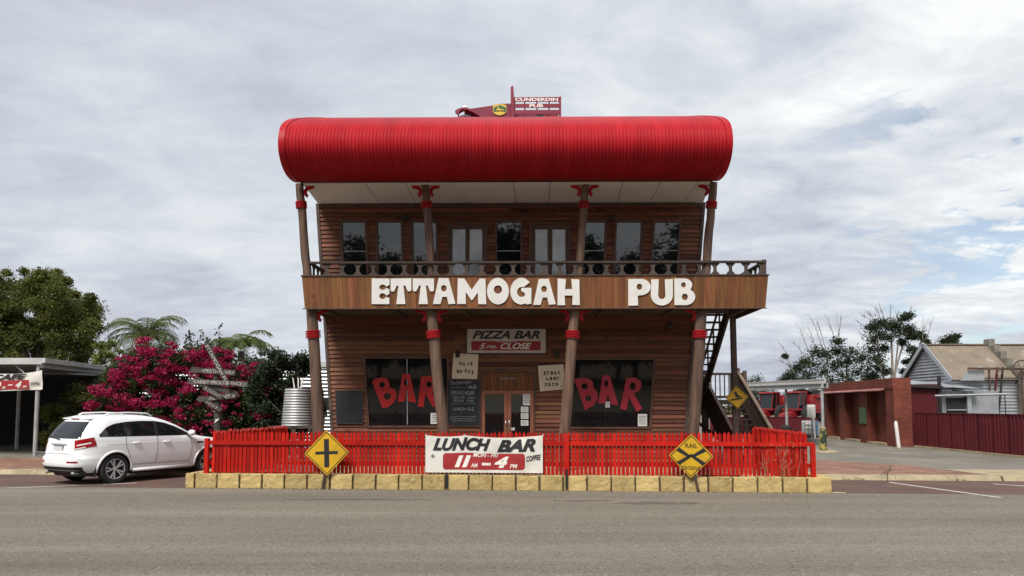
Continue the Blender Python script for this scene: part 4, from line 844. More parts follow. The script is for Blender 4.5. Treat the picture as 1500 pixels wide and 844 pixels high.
# ------------------------------------------------------------------ finger post
M('grey_plank', (0.075, 0.063, 0.054), (0.036, 0.03, 0.026), rough=0.85, scale=5, stretch=(0.3, 1, 3), bump=0.4, var=0.2)
M('plank_paint', (0.50, 0.48, 0.44), (0.30, 0.28, 0.25), rough=0.8, scale=12)
fy = 20.6; fpz = atY(319, 640, fy)
fing = thing('finger_post', 'weathered timber finger post with painted direction planks before the bougainvillea', 'signpost', (fpz.x, fy, Z_YARD))
def fpt(px, py, off=0.0): p = atY(px, py, fy); return Vector((p.x - fpz.x, -off, p.z - Z_YARD))
mb = MB(); mb.tube([(0, 0, 0), fpt(319, 600), fpt(316, 560), fpt(320, 535)], [0.10, 0.095, 0.085, 0.08], 10); mb.build('post', 'grey_plank', fing, smooth=40)
def plank(a, b, wpx, text, tx0, tx1, off, arrow=0, mat='grey_plank', bold=0.01, frac=0.68, scr=False):
    A, B = fpt(*a, off), fpt(*b, off); d = (B - A); L_ = d.length; d.normalize(); u = Vector((-d.z, 0, d.x)); w_ = wpx / 51.5
    pts = [(0, -w_ / 2), (L_, -w_ / 2), (L_, w_ / 2), (0, w_ / 2)]
    if arrow > 0: pts = [(0, -w_ / 2), (L_ - w_ * .5, -w_ / 2), (L_, 0), (L_ - w_ * .5, w_ / 2), (0, w_ / 2)]
    if arrow < 0: pts = [(0, 0), (w_ * .5, -w_ / 2), (L_, -w_ / 2), (L_, w_ / 2), (w_ * .5, w_ / 2)]
    pb = MB(); pb.prism([A + d * x_ + u * y_ for x_, y_ in pts], (0, 0.03, 0)); o = pb.build('direction_plank', mat, fing)
    if text:
        v_, f_ = text2d(text, L_ * tx0, L_ * tx1, -w_ * frac / 2, w_ * frac / 2, bold); tb = MB(); tb.add([A + d * p[0] + u * p[1] + Vector((0, -0.006, 0)) for p in v_], f_); tb.build('lettering', 'plank_paint', o, recalc=False)
    if scr:
        tb = MB(); x_ = L_ * 0.12
        while x_ < L_ * 0.85:
            l_ = rnd.uniform(0.03, 0.06); tb.add([A + d * (x_ + k * l_) + u * (h_ * w_ * 0.3) + Vector((0, -0.006, 0)) for k, h_ in ((0, -1), (.35, -1), (.6, 1), (.25, 1))], [(0, 1, 2, 3)]); x_ += l_ + 0.03
        tb.build('lettering', 'plank_paint', o, recalc=False)
plank((283, 542), (347, 546.5), 7.5, '<PERTH  156K<', 0.24, 0.98, 0.13)
plank((287, 555.5), (352, 580), 8, None, 0, 0, 0.10, arrow=1)
plank((279, 559), (366, 563), 7, 'RABBIT PROOF FENCE >', 0.10, 0.98, 0.17)
plank((302, 567), (330, 583), 6.5, None, 0, 0, 0.21, scr=True)
plank((290, 585.5), (348, 579.5), 7.5, 'ALBANY >', 0.32, 0.98, 0.13, arrow=-1)
plank((304, 587.5), (327, 601), 6, None, 0, 0, 0.17, scr=True)
plank((306, 503), (340, 566), 7.0, 'ETTAMOGAH PUB', 0.06, 0.97, 0.24, mat='grey_plank')
mb = MB(); mb.add([fpt(316, 620, 0.11), fpt(322, 616, 0.11), fpt(323.5, 613, 0.12), fpt(318, 614.5, 0.11)], [(0, 1, 2, 3)]); mb.build('paper_scrap', 'paper', fing, recalc=False)

# ------------------------------------------------------------------ timber staircase beside the pub
M('stair_wood', (0.10, 0.07, 0.052), (0.062, 0.045, 0.036), rough=0.8, scale=3, bump=0.3, var=0.2)
M('stair_cap', (0.25, 0.185, 0.13), (0.15, 0.11, 0.08), rough=0.8, scale=4)
st = thing('timber_staircase', 'dark timber outdoor staircase with open treads beside the pub', 'staircase', (6.9, 25.0, Z_YARD))
def sl(x, y, z): return Vector((x - 6.9, y - 25.0, z - Z_YARD))
def sp(px, py, Y): p = atY(px, py, Y); return sl(p.x, p.y, p.z)
ZL = 2.15                                           # half landing
# upper flight: rises towards the street along the pub's side wall
u0, u1 = (27.0, ZL), (23.2, ZDECK + Z_YARD - 0.05)
for xx in (5.78, 6.80):
    mb = MB(); mb.beam(sl(xx, u0[0] + 0.15, u0[1] - 0.12), sl(xx, u1[0] - 0.1, u1[1] - 0.10), 0.07, 0.42); mb.build('stringer', 'stair_wood', st)
n_ = 15
for i in range(n_):
    t = (i + 0.6) / n_; y = u0[0] + (u1[0] - u0[0]) * t; z = u0[1] + (u1[1] - u0[1]) * t
    mb = MB(); mb.box(5.75 - 6.9, 6.78 - 6.9, y - 0.13 - 25, y + 0.13 - 25, z - 0.022 - Z_YARD, z + 0.022 - Z_YARD); mb.build('tread', 'stair_wood', st)
mb = MB(); mb.beam(sl(6.76, u0[0], u0[1] + 0.95), sl(6.76, u1[0], u1[1] + 0.75), 0.05, 0.09); mb.build('handrail', 'stair_wood', st)
for i in range(5):
    t = (i + 0.5) / 5; y = u0[0] + (u1[0] - u0[0]) * t; z = u0[1] + (u1[1] - u0[1]) * t; mb = MB(); mb.beam(sl(6.76, y, z), sl(6.76, y, z + 0.93 - 0.1 * t), 0.05, 0.05, (0, 1, 0)); mb.build('baluster', 'stair_wood', st)
# half landing with railing
mb = MB(); mb.box(5.7 - 6.9, 8.45 - 6.9, 2.0, 3.3, ZL - 0.16 - Z_YARD, ZL - Z_YARD); mb.build('landing', 'stair_wood', st)
for xx, yy in ((5.75, 27.05), (5.75, 28.25), (8.4, 27.1), (8.4, 28.25), (7.3, 28.25)):
    mb = MB(); mb.box(xx - 0.06 - 6.9, xx + 0.06 - 6.9, yy - 0.06 - 25, yy + 0.06 - 25, 0, ZL + 1.05 - Z_YARD); mb.build('landing_post', 'stair_wood', st)
for z_ in (ZL + 0.98, ZL + 0.12):
    mb = MB(); mb.box(5.8 - 6.9, 8.4 - 6.9, 3.22, 3.28, z_ - 0.045 - Z_YARD, z_ + 0.045 - Z_YARD); mb.build('rail', 'stair_wood', st)
x_ = 5.95
while x_ < 8.3:
    if abs(x_ - 7.3) > 0.09:
        mb = MB(); mb.box(x_ - 0.018 - 6.9, x_ + 0.018 - 6.9, 3.23, 3.27, ZL + 0.16 - Z_YARD, ZL + 0.94 - Z_YARD); mb.build('baluster', 'stair_wood', st)
    x_ += 0.17
mb = MB(); mb.box(7.9 - 6.9, 8.4 - 6.9, 2.2, 2.24, ZL + 0.05 - Z_YARD, ZL + 0.98 - Z_YARD); mb.build('boarded_panel', 'stair_wood', st)
# lower flight: comes down towards the street, boarded balustrades on both sides
LA, LB_ = sp(1030, 549, 27.0), sp(1078, 640, 24.0); RA_, RB_ = sp(1081, 545, 27.0), sp(1133, 634, 24.0)
for a, b in ((LA, LB_), (RA_, RB_)):
    d = b - a; e_ = a + d * ((0.95 - a.z) / d.z)
    mb = MB(); mb.beam(a, e_, 0.10, 0.07); mb.build('handrail', 'stair_cap', st)
    k = 16
    for i in range(k):
        p, q = a.lerp(e_, i / k + 0.003), a.lerp(e_, (i + 1) / k - 0.003); dz = Vector((0, 0, 0.85)); w_ = Vector((0.018, 0, 0))
        mb = MB(); mb.hexa([p - w_ - dz, q - w_ - dz, q + w_ - dz, p + w_ - dz, p - w_ - Vector((0, 0, .03)), q - w_ - Vector((0, 0, .03)), q + w_ - Vector((0, 0, .03)), p + w_ - Vector((0, 0, .03))]); mb.build('balustrade_board', 'stair_wood', st)
    mb = MB(); mb.beam(a - Vector((0, 0, .95)), e_ - Vector((0, 0, .93)), 0.06, 0.28); mb.build('stringer', 'stair_wood', st)
    mb = MB(); mb.box(e_.x - 0.07, e_.x + 0.07, e_.y - 0.09, e_.y + 0.05, 0.0, 1.05); mb.build('newel', 'stair_cap', st)
    nv = MB(); nv.box(a.x - 0.06, a.x + 0.06, a.y - 0.03, a.y + 0.09, 0.0, a.z + 0.14); nv.build('newel', 'stair_wood', st)
nt_ = 11
for i in range(nt_):
    t = (i + 0.7) / nt_; z = (ZL - Z_YARD) * (1 - t); y = LA.y + (LB_.y - LA.y) * t * 1.05; xa = LA.x + (LB_.x - LA.x) * t; xb = RA_.x + (RB_.x - RA_.x) * t
    mb = MB(); mb.box(xa, xb, y - 0.15, y + 0.13, z - 0.02, z + 0.02); mb.build('tread', 'stair_wood', st)
mb = MB(); mb.beam(sl(6.3, 24.6, 0.35), sl(7.3, 26.9, 1.3), 0.05, 0.12); mb.build('brace', 'stair_wood', st)
mb = MB(); mb.beam(sl(6.15, 27.0, 1.75), sl(7.6, 24.7, 0.2), 0.05, 0.10); mb.build('brace', 'stair_wood', st)

# ------------------------------------------------------------------ old truck on the roof
M('truck_maroon', (0.20, 0.010, 0.036), (0.16, 0.008, 0.028), rough=0.45, scale=3)
M('truck_dark', (0.05, 0.006, 0.012), rough=0.6)
M('emblem_yellow', (0.62, 0.47, 0.05), rough=0.5); M('emblem_green', (0.02, 0.11, 0.045), rough=0.5)
TY = 26.15; tb0 = atY(745, 193.5, TY); rz0 = pf[-1].z + Z_YARD
tr = thing('roof_truck', 'old maroon stake-bed truck standing on the red barrel roof', 'truck', (tb0.x, 26.9, rz0 - 0.02))
TW = 1.5
def tp(cx, cy, dy=0.0):                              # crop pixel -> truck-local point on its near side
    p = atY(640 + cx / 7.143, 110 + cy / 7.143, TY); return Vector((p.x - tb0.x, TY - 26.9 + dy, p.z - rz0 + 0.02))
def tprism(name, pts, y0, y1, mat, parent=tr, **k): mb = MB(); mb.prism([tp(a, b, y0) for a, b in pts], (0, y1 - y0, 0)); return mb.build(name, mat, parent, **k)
tprism('chassis', [(250, 500), (1290, 500), (1290, 525), (250, 525)], 0.35, 1.15, 'truck_dark')
tprism('bonnet', [(285, 332), (430, 312), (575, 291), (640, 300), (640, 510), (285, 510), (280, 420)], 0.22, 1.28, 'truck_maroon', bev=0.02)
tprism('cab', [(640, 297), (772, 293), (772, 510), (520, 510), (560, 440), (600, 330)], 0.02, TW - 0.02, 'truck_maroon', bev=0.02)
for y0 in (-0.06, TW - 0.18):
    pts = [(190, 380), (215, 362), (265, 345), (310, 345), (370, 368), (430, 405), (500, 450), (560, 500), (560, 515), (500, 475), (440, 430), (380, 395), (320, 368), (270, 362), (235, 385), (222, 440), (212, 400)]
    tprism('mudguard', pts, y0, y0 + 0.24, 'truck_maroon')
    tprism('running_board', [(555, 500), (760, 500), (760, 512), (555, 512)], y0 + 0.02, y0 + 0.2, 'truck_dark')
tprism('headboard', [(772, 122), (800, 112), (812, 300), (808, 512), (772, 512)], 0.0, TW, 'truck_maroon')
tprism('exhaust_tip', [(788, 105), (798, 105), (798, 122), (788, 122)], 0.7, 0.78, 'ink_black')
for y0, yt in ((0.0, 0.03), (TW - 0.03, TW)):
    for a, b in ((232, 277), (302, 341), (367, 411)): tprism('tray_slat', [(806, a), (1297, a - 3), (1299, b), (806, b)], y0, yt, 'truck_maroon')
    for cx in (808, 912, 1040, 1167, 1278): tprism('tray_stake', [(cx, 228), (cx + 14, 228), (cx + 16, 510), (cx, 510)], y0 + 0.031 if y0 < 0.5 else y0 - 0.03, y0 + 0.061 if y0 < .5 else y0 - 0.001, 'truck_maroon')
tprism('tray_floor', [(806, 492), (1297, 492), (1297, 506), (806, 506)], 0.03, TW - 0.03, 'truck_dark')
tprism('tray_end_post', [(1282, 228), (1300, 228), (1300, 505), (1282, 505)], -0.03, -0.002, 'truck_maroon')
for cx in (295, 1075):
    c = tp(cx, 503); wr_ = 0.345
    for yy in (0.02, TW - 0.20):
        wm = MB(); wm.lathe([(wr_ * .72, 0.0), (wr_ * .95, 0.01), (wr_, 0.05), (wr_, 0.13), (wr_ * .95, 0.17), (wr_ * .72, 0.18), (wr_ * .72, 0.0)], 24, 'y', cap=False); wh = wm.build('wheel', 'ink_black', tr, smooth=40); wh.location = (c.x, TY - 26.9 + yy, c.z)
        sp_ = MB()
        for k in range(10):
            a = 2 * math.pi * k / 10; sp_.beam((0.05 * math.cos(a), 0.09, 0.05 * math.sin(a)), (wr_ * .74 * math.cos(a), 0.09, wr_ * .74 * math.sin(a)), 0.03, 0.03, (0, 1, 0))
        sp_.lathe([(0.001, 0.03), (0.06, 0.04), (0.06, 0.14), (0.001, 0.15)], 12, 'y'); sp_.build('spokes', 'truck_maroon', wh)
for cx in (245, 275): mb = MB(); c = tp(cx, 338, 0.3 if cx < 260 else 0.0); mb.lathe([(0.02, 0), (0.06, 0.02), (0.07, 0.08)], 12, 'x', (c.x, c.y, c.z)); mb.build('headlamp', 'chrome', tr)
def ttext(t, x0, y0, x1, y1, off):
    a, b = tp(x0, y1), tp(x1, y0); v_, f_ = text2d(t, a.x, b.x, a.z, b.z, 0.035); mb = MB(); mb.add([(p[0], a.y - off, p[1]) for p in v_], f_); mb.build('lettering', 'ink_white', tr, recalc=False)
ttext('CUNDERDIN', 818, 239, 1268, 272, 0.006); ttext('PUB', 968, 305, 1112, 338, 0.006)
def tloop(pts, y, mat, name, parent=tr): v_, f_ = fill2d([[(tp(a, b).x, tp(a, b).z) for a, b in pts]], 0.004); mb = MB(); mb.add([(p[0], TY - 26.9 + y + p[2], p[1]) for p in v_], f_); return mb.build(name, mat, parent, recalc=False)
em = tloop([(588, 318), (620, 306), (690, 306), (725, 318), (727, 390), (700, 412), (655, 424), (612, 412), (586, 390)], -0.012, 'emblem_yellow', 'emblem')
tloop([(594, 345), (655, 316), (721, 345), (721, 390), (700, 384), (655, 380), (612, 384), (594, 390)], -0.022, 'emblem_green', 'emblem_field', em)
tloop([(618, 372), (632, 360), (640, 348), (634, 334), (640, 328), (648, 338), (650, 352), (668, 360), (688, 362), (704, 372), (690, 374), (672, 371), (660, 378), (645, 372), (630, 374), (618, 380)], -0.032, 'emblem_yellow', 'emblem_deer', em)
# ------------------------------------------------------------------ white wagon
M('car_white', (0.86, 0.87, 0.88), (0.84, 0.85, 0.86), rough=0.25, scale=2, coat=0.6)
M('car_glass', (0.010, 0.012, 0.014), rough=0.03, ior=1.6)
M('tyre', (0.022, 0.022, 0.023), (0.016, 0.016, 0.017), rough=0.85, scale=20)
M('car_black', (0.018, 0.018, 0.019), rough=0.6); M('rim_silver', (0.55, 0.56, 0.57), rough=0.35, metal=0.2); M('tail_red', (0.30, 0.004, 0.007), rough=0.2, spec=0.3); M('lamp_clear', (0.75, 0.72, 0.72), rough=0.15, coat=0.5)
TH = R(60); WN = atZ(162, 708.5, 0.006)
RW, FW, HT = 0.98, 3.69, 0.80                      # axle positions from the tail, half track
hd = Vector((math.cos(TH), math.sin(TH), 0)); lf_ = Vector((-math.sin(TH), math.cos(TH), 0))
org = WN + Vector((0.09, 0, 0)) - hd * RW + lf_ * (HT + 0.08)
car = thing('parked_wagon', 'white five-door wagon parked nose-in before the bougainvillea', 'car', (org.x, org.y, 0.006), TH)
LV = [(0.30, .16, 4.42, .85, 5), (.37, .05, 4.58, .895, 5.5), (.50, .0, 4.66, .915, 6), (.66, .0, 4.67, .925, 6), (.70, .045, 4.67, .925, 6), (.85, .075, 4.62, .92, 6), (.95, .085, 4.50, .915, 6), (1.03, .095, 4.12, .905, 5.5),
      (1.09, .105, 3.70, .895, 5.5), (1.15, .125, 3.42, .88, 5.5), (1.28, .205, 3.18, .845, 5.5), (1.42, .31, 2.92, .795, 5.2), (1.54, .42, 2.62, .745, 5), (1.62, .50, 2.36, .695, 4.5), (1.67, .58, 2.12, .64, 4), (1.70, .72, 1.9, .55, 3.6), (1.715, .95, 1.6, .40, 3)]
def lv(z):
    if z <= LV[0][0]: return LV[0][1:]
    for a, b in zip(LV, LV[1:]):
        if z <= b[0]: t = (z - a[0]) / (b[0] - a[0]); return tuple(a[i] + (b[i] - a[i]) * t for i in range(1, 5))
    return LV[-1][1:]
def cs(t, z, off=0.0):
    x0, x1, w_, n_ = lv(z); c, s_ = math.cos(t), math.sin(t); a = (x1 - x0) / 2 + off
    return Vector(((x0 + x1) / 2 + a * math.copysign(abs(c) ** (2 / n_), c), (w_ + off) * math.copysign(abs(s_) ** (2 / n_), s_), z))
def side_y(x, z): x0, x1, w_, n_ = lv(z); u = min(0.999, abs((x - (x0 + x1) / 2) / ((x1 - x0) / 2))); return w_ * (1 - u ** n_) ** (1 / n_)
def end_x(y, z, front=False): x0, x1, w_, n_ = lv(z); u = min(0.999, abs(y / w_)); d_ = (x1 - x0) / 2 * (1 - u ** n_) ** (1 / n_); return (x0 + x1) / 2 + (d_ if front else -d_)
NT = 96; ang = []
for i in range(NT): ang.append(2 * math.pi * i / NT)
zs_l = []
for a, b in zip(LV, LV[1:]):
    k = 2 if b[0] - a[0] < 0.09 else 3
    zs_l += [a[0] + (b[0] - a[0]) * j / k for j in range(k)]
zs_l.append(LV[-1][0])
bm_ = MB(); bm_.grid([[cs(t, z) for t in ang] for z in zs_l], closed=True)
bm_.f.append(tuple(range(NT))[::-1]); o0 = (len(zs_l) - 1) * NT; bm_.f.append(tuple(o0 + j for j in range(NT)))
body_me = bm_.mesh('body', 'car_white')
tmp = bpy.data.objects.new('tmp', body_me); COL.objects.link(tmp); cut = MB()
for ax in (RW, FW):
    for s_ in (-1, 1): cut.lathe([(0.001, s_ * 0.50), (0.415, s_ * 0.50), (0.415, s_ * 1.2), (0.001, s_ * 1.2)], 40, 'y', (ax, 0, 0.36))
cme = cut.mesh('cut', 'car_black'); co_ = bpy.data.objects.new('tmpc', cme); COL.objects.link(co_)
md = tmp.modifiers.new('b', 'BOOLEAN'); md.operation = 'DIFFERENCE'; md.solver = 'EXACT'; md.object = co_; md.material_mode = 'TRANSFER'
dg = bpy.context.evaluated_depsgraph_get(); bme_ = bpy.data.meshes.new_from_object(tmp.evaluated_get(dg)); bpy.data.objects.remove(tmp); bpy.data.objects.remove(co_)
bme_.name = 'body'; bme_.shade_smooth(); bme_.set_sharp_from_angle(angle=R(32)); body = inst('body', bme_, car)
def cgrid(name, mat, fn, nu, nv, parent=car, **k): mb = MB(); mb.grid([[fn(i / nu, j / nv) for i in range(nu + 1)] for j in range(nv + 1)]); return mb.build(name, mat, parent, recalc=False, smooth=True)
# dark lower skirt and bumper
cgrid('lower_skirt', 'car_black', lambda u, v: cs(2 * math.pi * u, 0.30, -0.02 - 0.06 * (1 - v)) * 1.0 - Vector((0, 0, 0.09 * (1 - v))), 64, 2)
def zlo(x): return 1.165 - 0.012 * (x - 0.7)
ZH = [(0.60, 1.215), (0.68, 1.31), (0.80, 1.405), (1.0, 1.475), (1.3, 1.515), (1.7, 1.535), (2.1, 1.525), (2.4, 1.475), (2.7, 1.375), (2.95, 1.265), (3.14, 1.165)]
def zhi(x):
    for a, b in zip(ZH, ZH[1:]):
        if x <= b[0]: t = max(0, (x - a[0]) / (b[0] - a[0])); return a[1] + (b[1] - a[1]) * t
    return ZH[-1][1]
for s_ in (-1, 1):
    for x0, x1 in ((0.60, 1.24), (1.275, 2.06), (2.14, 3.08)):
        def fn(u, v, x0=x0, x1=x1, s_=s_):
            x = x0 + (x1 - x0) * u; a = zlo(x) + 0.015; z = a + max(0.0, zhi(x) - 0.005 - a) * v
            if x0 < 0.7 and u < 0.08: z = a + 0.02 + (z - a - 0.02) * 1.0
            return Vector((x, s_ * (side_y(x, z) + 0.006), z))
        cgrid('side_window', 'car_glass', fn, 14, 6, body)
    # dark pillar band behind the panes and a belt strip
    cgrid('window_surround', 'car_black', lambda u, v: (lambda x: (lambda z: Vector((x, s_ * (side_y(x, z) + 0.003), z)))(zlo(x) + max(0.0, zhi(x) + 0.012 - zlo(x)) * v))(0.58 + (3.14 - 0.58) * u), 40, 6, body)
    # shut lines
    for pts in ([(1.25, 1.15), (1.24, 0.95), (1.33, 0.72), (1.42, 0.45)], [(2.12, 1.15), (2.12, 0.8), (2.06, 0.45)], [(3.12, 1.15), (3.16, 0.8), (3.10, 0.45)], [(1.42, 0.45), (3.10, 0.45)]):
        mb = MB(); pth = []
        for a, b in zip(pts, pts[1:]):
            for j in range(6): t = j / 6; x, z = a[0] + (b[0] - a[0]) * t, a[1] + (b[1] - a[1]) * t; pth.append(Vector((x, s_ * (side_y(x, z) + 0.0005), z)))
        x, z = pts[-1]; pth.append(Vector((x, s_ * (side_y(x, z) + 0.0005), z))); mb.tube(pth, 0.005, 5); mb.build('shut_line', 'car_black', body)
    mb = MB(); mb.tube([Vector((x, s_ * (side_y(x, 0.98) + 0.001), 0.985 - 0.012 * x)) for x in [0.75 + 0.15 * k for k in range(17)]], 0.004, 5); mb.build('crease', 'rim_silver', body)
    for hx in (1.52, 2.38):
        mb = MB(); y_ = s_ * (side_y(hx, 0.99)); mb.tube([(hx - 0.09, y_ - s_ * 0.01, 0.985), (hx - 0.06, y_ + s_ * 0.03, 0.99), (hx + 0.08, y_ + s_ * 0.03, 0.99), (hx + 0.11, y_ - s_ * 0.01, 0.985)], 0.017, 8); mb.build('door_handle', 'car_white', body, smooth=True)
    # flares
    for ax in (RW, FW):
        mb = MB(); pth = [Vector((ax + 0.435 * math.cos(a), 0, 0.36 + 0.435 * math.sin(a))) for a in [R(-8 + 196 * k / 24) for k in range(25)]]
        mb.tube([Vector((p.x, s_ * (side_y(min(max(p.x, 0.2), 4.5), max(p.z, 0.34)) - 0.004), p.z)) for p in pth], 0.028, 8); mb.build('arch_flare', 'car_white', body, smooth=True)
    mb = MB(); mb.tube([(1.45, s_ * 0.885, 0.31), (3.2, s_ * 0.885, 0.31)], 0.045, 8); mb.build('sill', 'car_white', body, smooth=True)
    # roof rail
    mb = MB(); mb.tube([(0.85, s_ * 0.56, 1.69), (0.95, s_ * 0.57, 1.745), (1.5, s_ * 0.58, 1.76), (2.0, s_ * 0.58, 1.735), (2.15, s_ * 0.58, 1.66)], 0.018, 8); mb.build('roof_rail', 'car_white', body, smooth=True)
    # mirror
    mb = MB(); mb.lathe([(0.001, -0.06), (0.07, -0.05), (0.095, 0.0), (0.085, 0.06), (0.001, 0.09)], 14, 'x', (0, 0, 0)); o = mb.build('wing_mirror', 'car_white', car, smooth=True); o.location = (3.06, s_ * 1.0, 1.20); o.scale = (1, 1.25, 0.9)
    mb = MB(); mb.beam((3.06, s_ * 0.85, 1.14), (3.06, s_ * 0.99, 1.17), 0.07, 0.05); mb.build('mirror_stalk', 'car_black', o.parent)
    # tail lamp wraps the corner
    t0, t1 = (R(197), R(238)) if s_ < 0 else (R(163), R(122))
    lamp = cgrid('tail_lamp', 'tail_red', lambda u, v: cs(t0 + (t1 - t0) * u, 0.86 + 0.06 * u * 0 + (0.10 + 0.0) * u * 0.9 + (0.235 - 0.02 * u) * v, 0.008), 14, 6, body)
    cgrid('lamp_lens', 'lamp_clear', lambda u, v: cs(t0 + (t1 - t0) * (0.12 + 0.7 * u), 0.945 + 0.10 * (0.12 + 0.7 * u) * 0.9 + 0.03 * v, 0.012), 10, 2, lamp)
    cgrid('lamp_lens', 'lamp_clear', lambda u, v: cs(t0 + (t1 - t0) * (0.03 + 0.55 * u), 0.866 + 0.10 * (0.03 + 0.55 * u) * 0.9 + 0.028 * v, 0.012), 10, 2, lamp)
    cgrid('reflector', 'tail_red', lambda u, v: cs(R(180) - s_ * (R(8) + R(24) * u), 0.555 + 0.04 * v, 0.006), 8, 2, body)
    mb = MB(); x_ = 3.42; mb.add([(x_ - 0.10, s_ * (side_y(x_, 0.93) + 0.004), 0.90), (x_ + 0.12, s_ * (side_y(x_ + .12, 0.93) + 0.004), 0.92), (x_ + 0.10, s_ * (side_y(x_ + .1, 0.96) + 0.004), 0.955), (x_ - 0.10, s_ * (side_y(x_, 0.96) + 0.004), 0.955)], [(0, 1, 2, 3)]); mb.build('side_vent', 'car_black', body, recalc=False)
    mb = MB(); mb.tube([(0.10, s_ * 0.55, 0.30), (0.35, s_ * 0.55, 0.30)], 0.035, 10); mb.build('exhaust', 'steel_grey', body, smooth=True)
    # mud flap
    mb = MB(); mb.box(0.50, 0.52, s_ * 0.62 - (0.0 if s_ > 0 else 0.24), s_ * 0.62 + (0.24 if s_ > 0 else 0.0), 0.2, 0.5); mb.build('mud_flap', 'car_black', body)
rg = cgrid('rear_window', 'car_glass', lambda u, v: (lambda w_, z: Vector((end_x((2 * u - 1) * w_, z) - 0.006, (2 * u - 1) * w_, z)))(0.70 - 0.13 * v, 1.135 + 0.41 * v), 16, 8, body)
cgrid('windscreen', 'car_glass', lambda u, v: (lambda w_, z: Vector((end_x((2 * u - 1) * w_, z, True) + 0.006, (2 * u - 1) * w_, z)))(0.74 - 0.15 * v, 1.17 + 0.42 * v), 16, 8, body)
mb = MB(); mb.hexa([(0.45, -0.58, 1.60), (0.45, 0.58, 1.60), (0.75, 0.58, 1.64), (0.75, -0.58, 1.64), (0.46, -0.57, 1.625), (0.46, 0.57, 1.625), (0.85, 0.50, 1.708), (0.85, -0.50, 1.708)]); spo = mb.build('spoiler', 'car_white', body, bev=0.01)
mb = MB(); mb.box(0.442, 0.458, -0.16, 0.16, 1.600, 1.622); mb.build('brake_lamp', 'tail_red', spo)
mb = MB(); mb.box(0.075, 0.10, -0.20, 0.20, 0.83, 0.96); pl_ = mb.build('number_plate_recess', 'car_black', body)
mb = MB(); mb.box(0.066, 0.078, -0.17, 0.17, 0.845, 0.945); np_ = mb.build('number_plate', 'lamp_clear', body)
mb = MB(); mb.box(0.06, 0.11, -0.32, 0.32, 0.985, 1.02); mb.build('hatch_garnish', 'rim_silver', body, bev=0.006)
mb = MB(); mb.tube([(0.105, 0.0, 1.10), (0.08, 0.02, 1.12), (0.10, 0.28, 1.155), (0.135, 0.5, 1.165)], 0.012, 6); mb.build('wiper', 'car_black', body)
mb = MB(); mb.tube([(0.045, -0.88, 0.78), (0.04, -0.6, 0.78), (0.04, 0.6, 0.78), (0.045, 0.88, 0.78)], 0.006, 5); mb.build('hatch_line', 'rim_silver', body)
cgrid('rear_diffuser', 'car_black', lambda u, v: cs(R(180) + R(40) * (2 * u - 1), 0.302 + 0.15 * v, 0.006), 20, 2, body)
cgrid('grille', 'car_black', lambda u, v: cs(R(-14) + R(28) * u, 0.55 + 0.28 * v, 0.006), 12, 4, body)
for s_ in (-1, 1): cgrid('headlamp', 'lamp_clear', lambda u, v: cs(s_ * (R(18) + R(26) * u), 0.74 + 0.12 * v + 0.06 * u, 0.006), 8, 3, body)
# wheels
wt = MB(); r_ = 0.365; wt.lathe([(0.245, -0.10), (0.30, -0.118), (0.345, -0.112), (r_, -0.085), (r_, 0.085), (0.345, 0.112), (0.30, 0.118), (0.245, 0.10), (0.245, -0.10)], 40, 'y', cap=False); tyre_me = wt.mesh('tyre', 'tyre', smooth=40)
ri = MB(); ri.lathe([(0.235, -0.105), (0.252, -0.112), (0.252, -0.09), (0.235, -0.06), (0.235, 0.1)], 40, 'y', cap=False)
for k in range(5):
    for dd in (-1, 1):
        a0 = 2 * math.pi * k / 5 + 0.3; a1 = a0 + dd * 0.20
        ri.beam((0.05 * math.cos(a0), -0.085, 0.05 * math.sin(a0)), (0.24 * math.cos(a1), -0.10, 0.24 * math.sin(a1)), 0.035, 0.03, (0, 1, 0))
ri.lathe([(0.001, -0.11), (0.05, -0.105), (0.055, -0.06), (0.001, -0.06)], 16, 'y'); rim_me = ri.mesh('rim', 'rim_silver', smooth=35)
dk = MB(); dk.lathe([(0.001, -0.045), (0.24, -0.045), (0.24, -0.03), (0.001, -0.03)], 24, 'y'); disc_me = dk.mesh('brake_disc', 'car_black')
for ax in (RW, FW):
    for s_ in (-1, 1):
        wh = inst('wheel', tyre_me, car, (ax, s_ * HT, r_), (0, rnd.uniform(0, 1), 0 if s_ < 0 else math.pi)); inst('rim', rim_me, wh); inst('brake_disc', disc_me, wh)
# ------------------------------------------------------------------ left: carport, café banner, iron shed, tank
M('carport_white', (0.50, 0.50, 0.49), (0.40, 0.40, 0.39), rough=0.6, scale=2, spots=[((0.3, 0.28, 0.25), 2.5, 0.65)])
M('galv', (0.44, 0.46, 0.48), (0.33, 0.35, 0.37), rough=0.42, scale=1.6, metal=0.55, spots=[((0.22, 0.20, 0.19), 2.2, 0.66)])
M('galv_rust', (0.44, 0.45, 0.46), (0.32, 0.33, 0.34), rough=0.5, scale=2.5, metal=0.45, spots=[((0.30, 0.15, 0.07), 3.0, 0.63)])
M('dark_brick', (0.10, 0.045, 0.03), (0.06, 0.03, 0.022), rough=0.9, scale=6)  # dark red-brown tone for the slots high in the brick bays
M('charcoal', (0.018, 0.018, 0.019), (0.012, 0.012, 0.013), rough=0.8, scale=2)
CX, CY = -17.45, 27.5
cp = thing('carport', 'pale steel carport with a café banner hung across its front', 'carport', (CX, CY, Z_YARD))
zt = atY(68, 524, CY).z - Z_YARD; zb = atY(68, 534, CY).z - Z_YARD
mb = MB(); mb.hexa([(-14, -0.15, zb), (0.3, -0.15, zb), (0.3, -0.05, zb), (-14, -0.05, zb), (-14, -0.15, zt), (0.3, -0.15, zt - 0.02), (0.3, -0.05, zt - 0.02), (-14, -0.05, zt)]); mb.build('front_fascia', 'carport_white', cp)
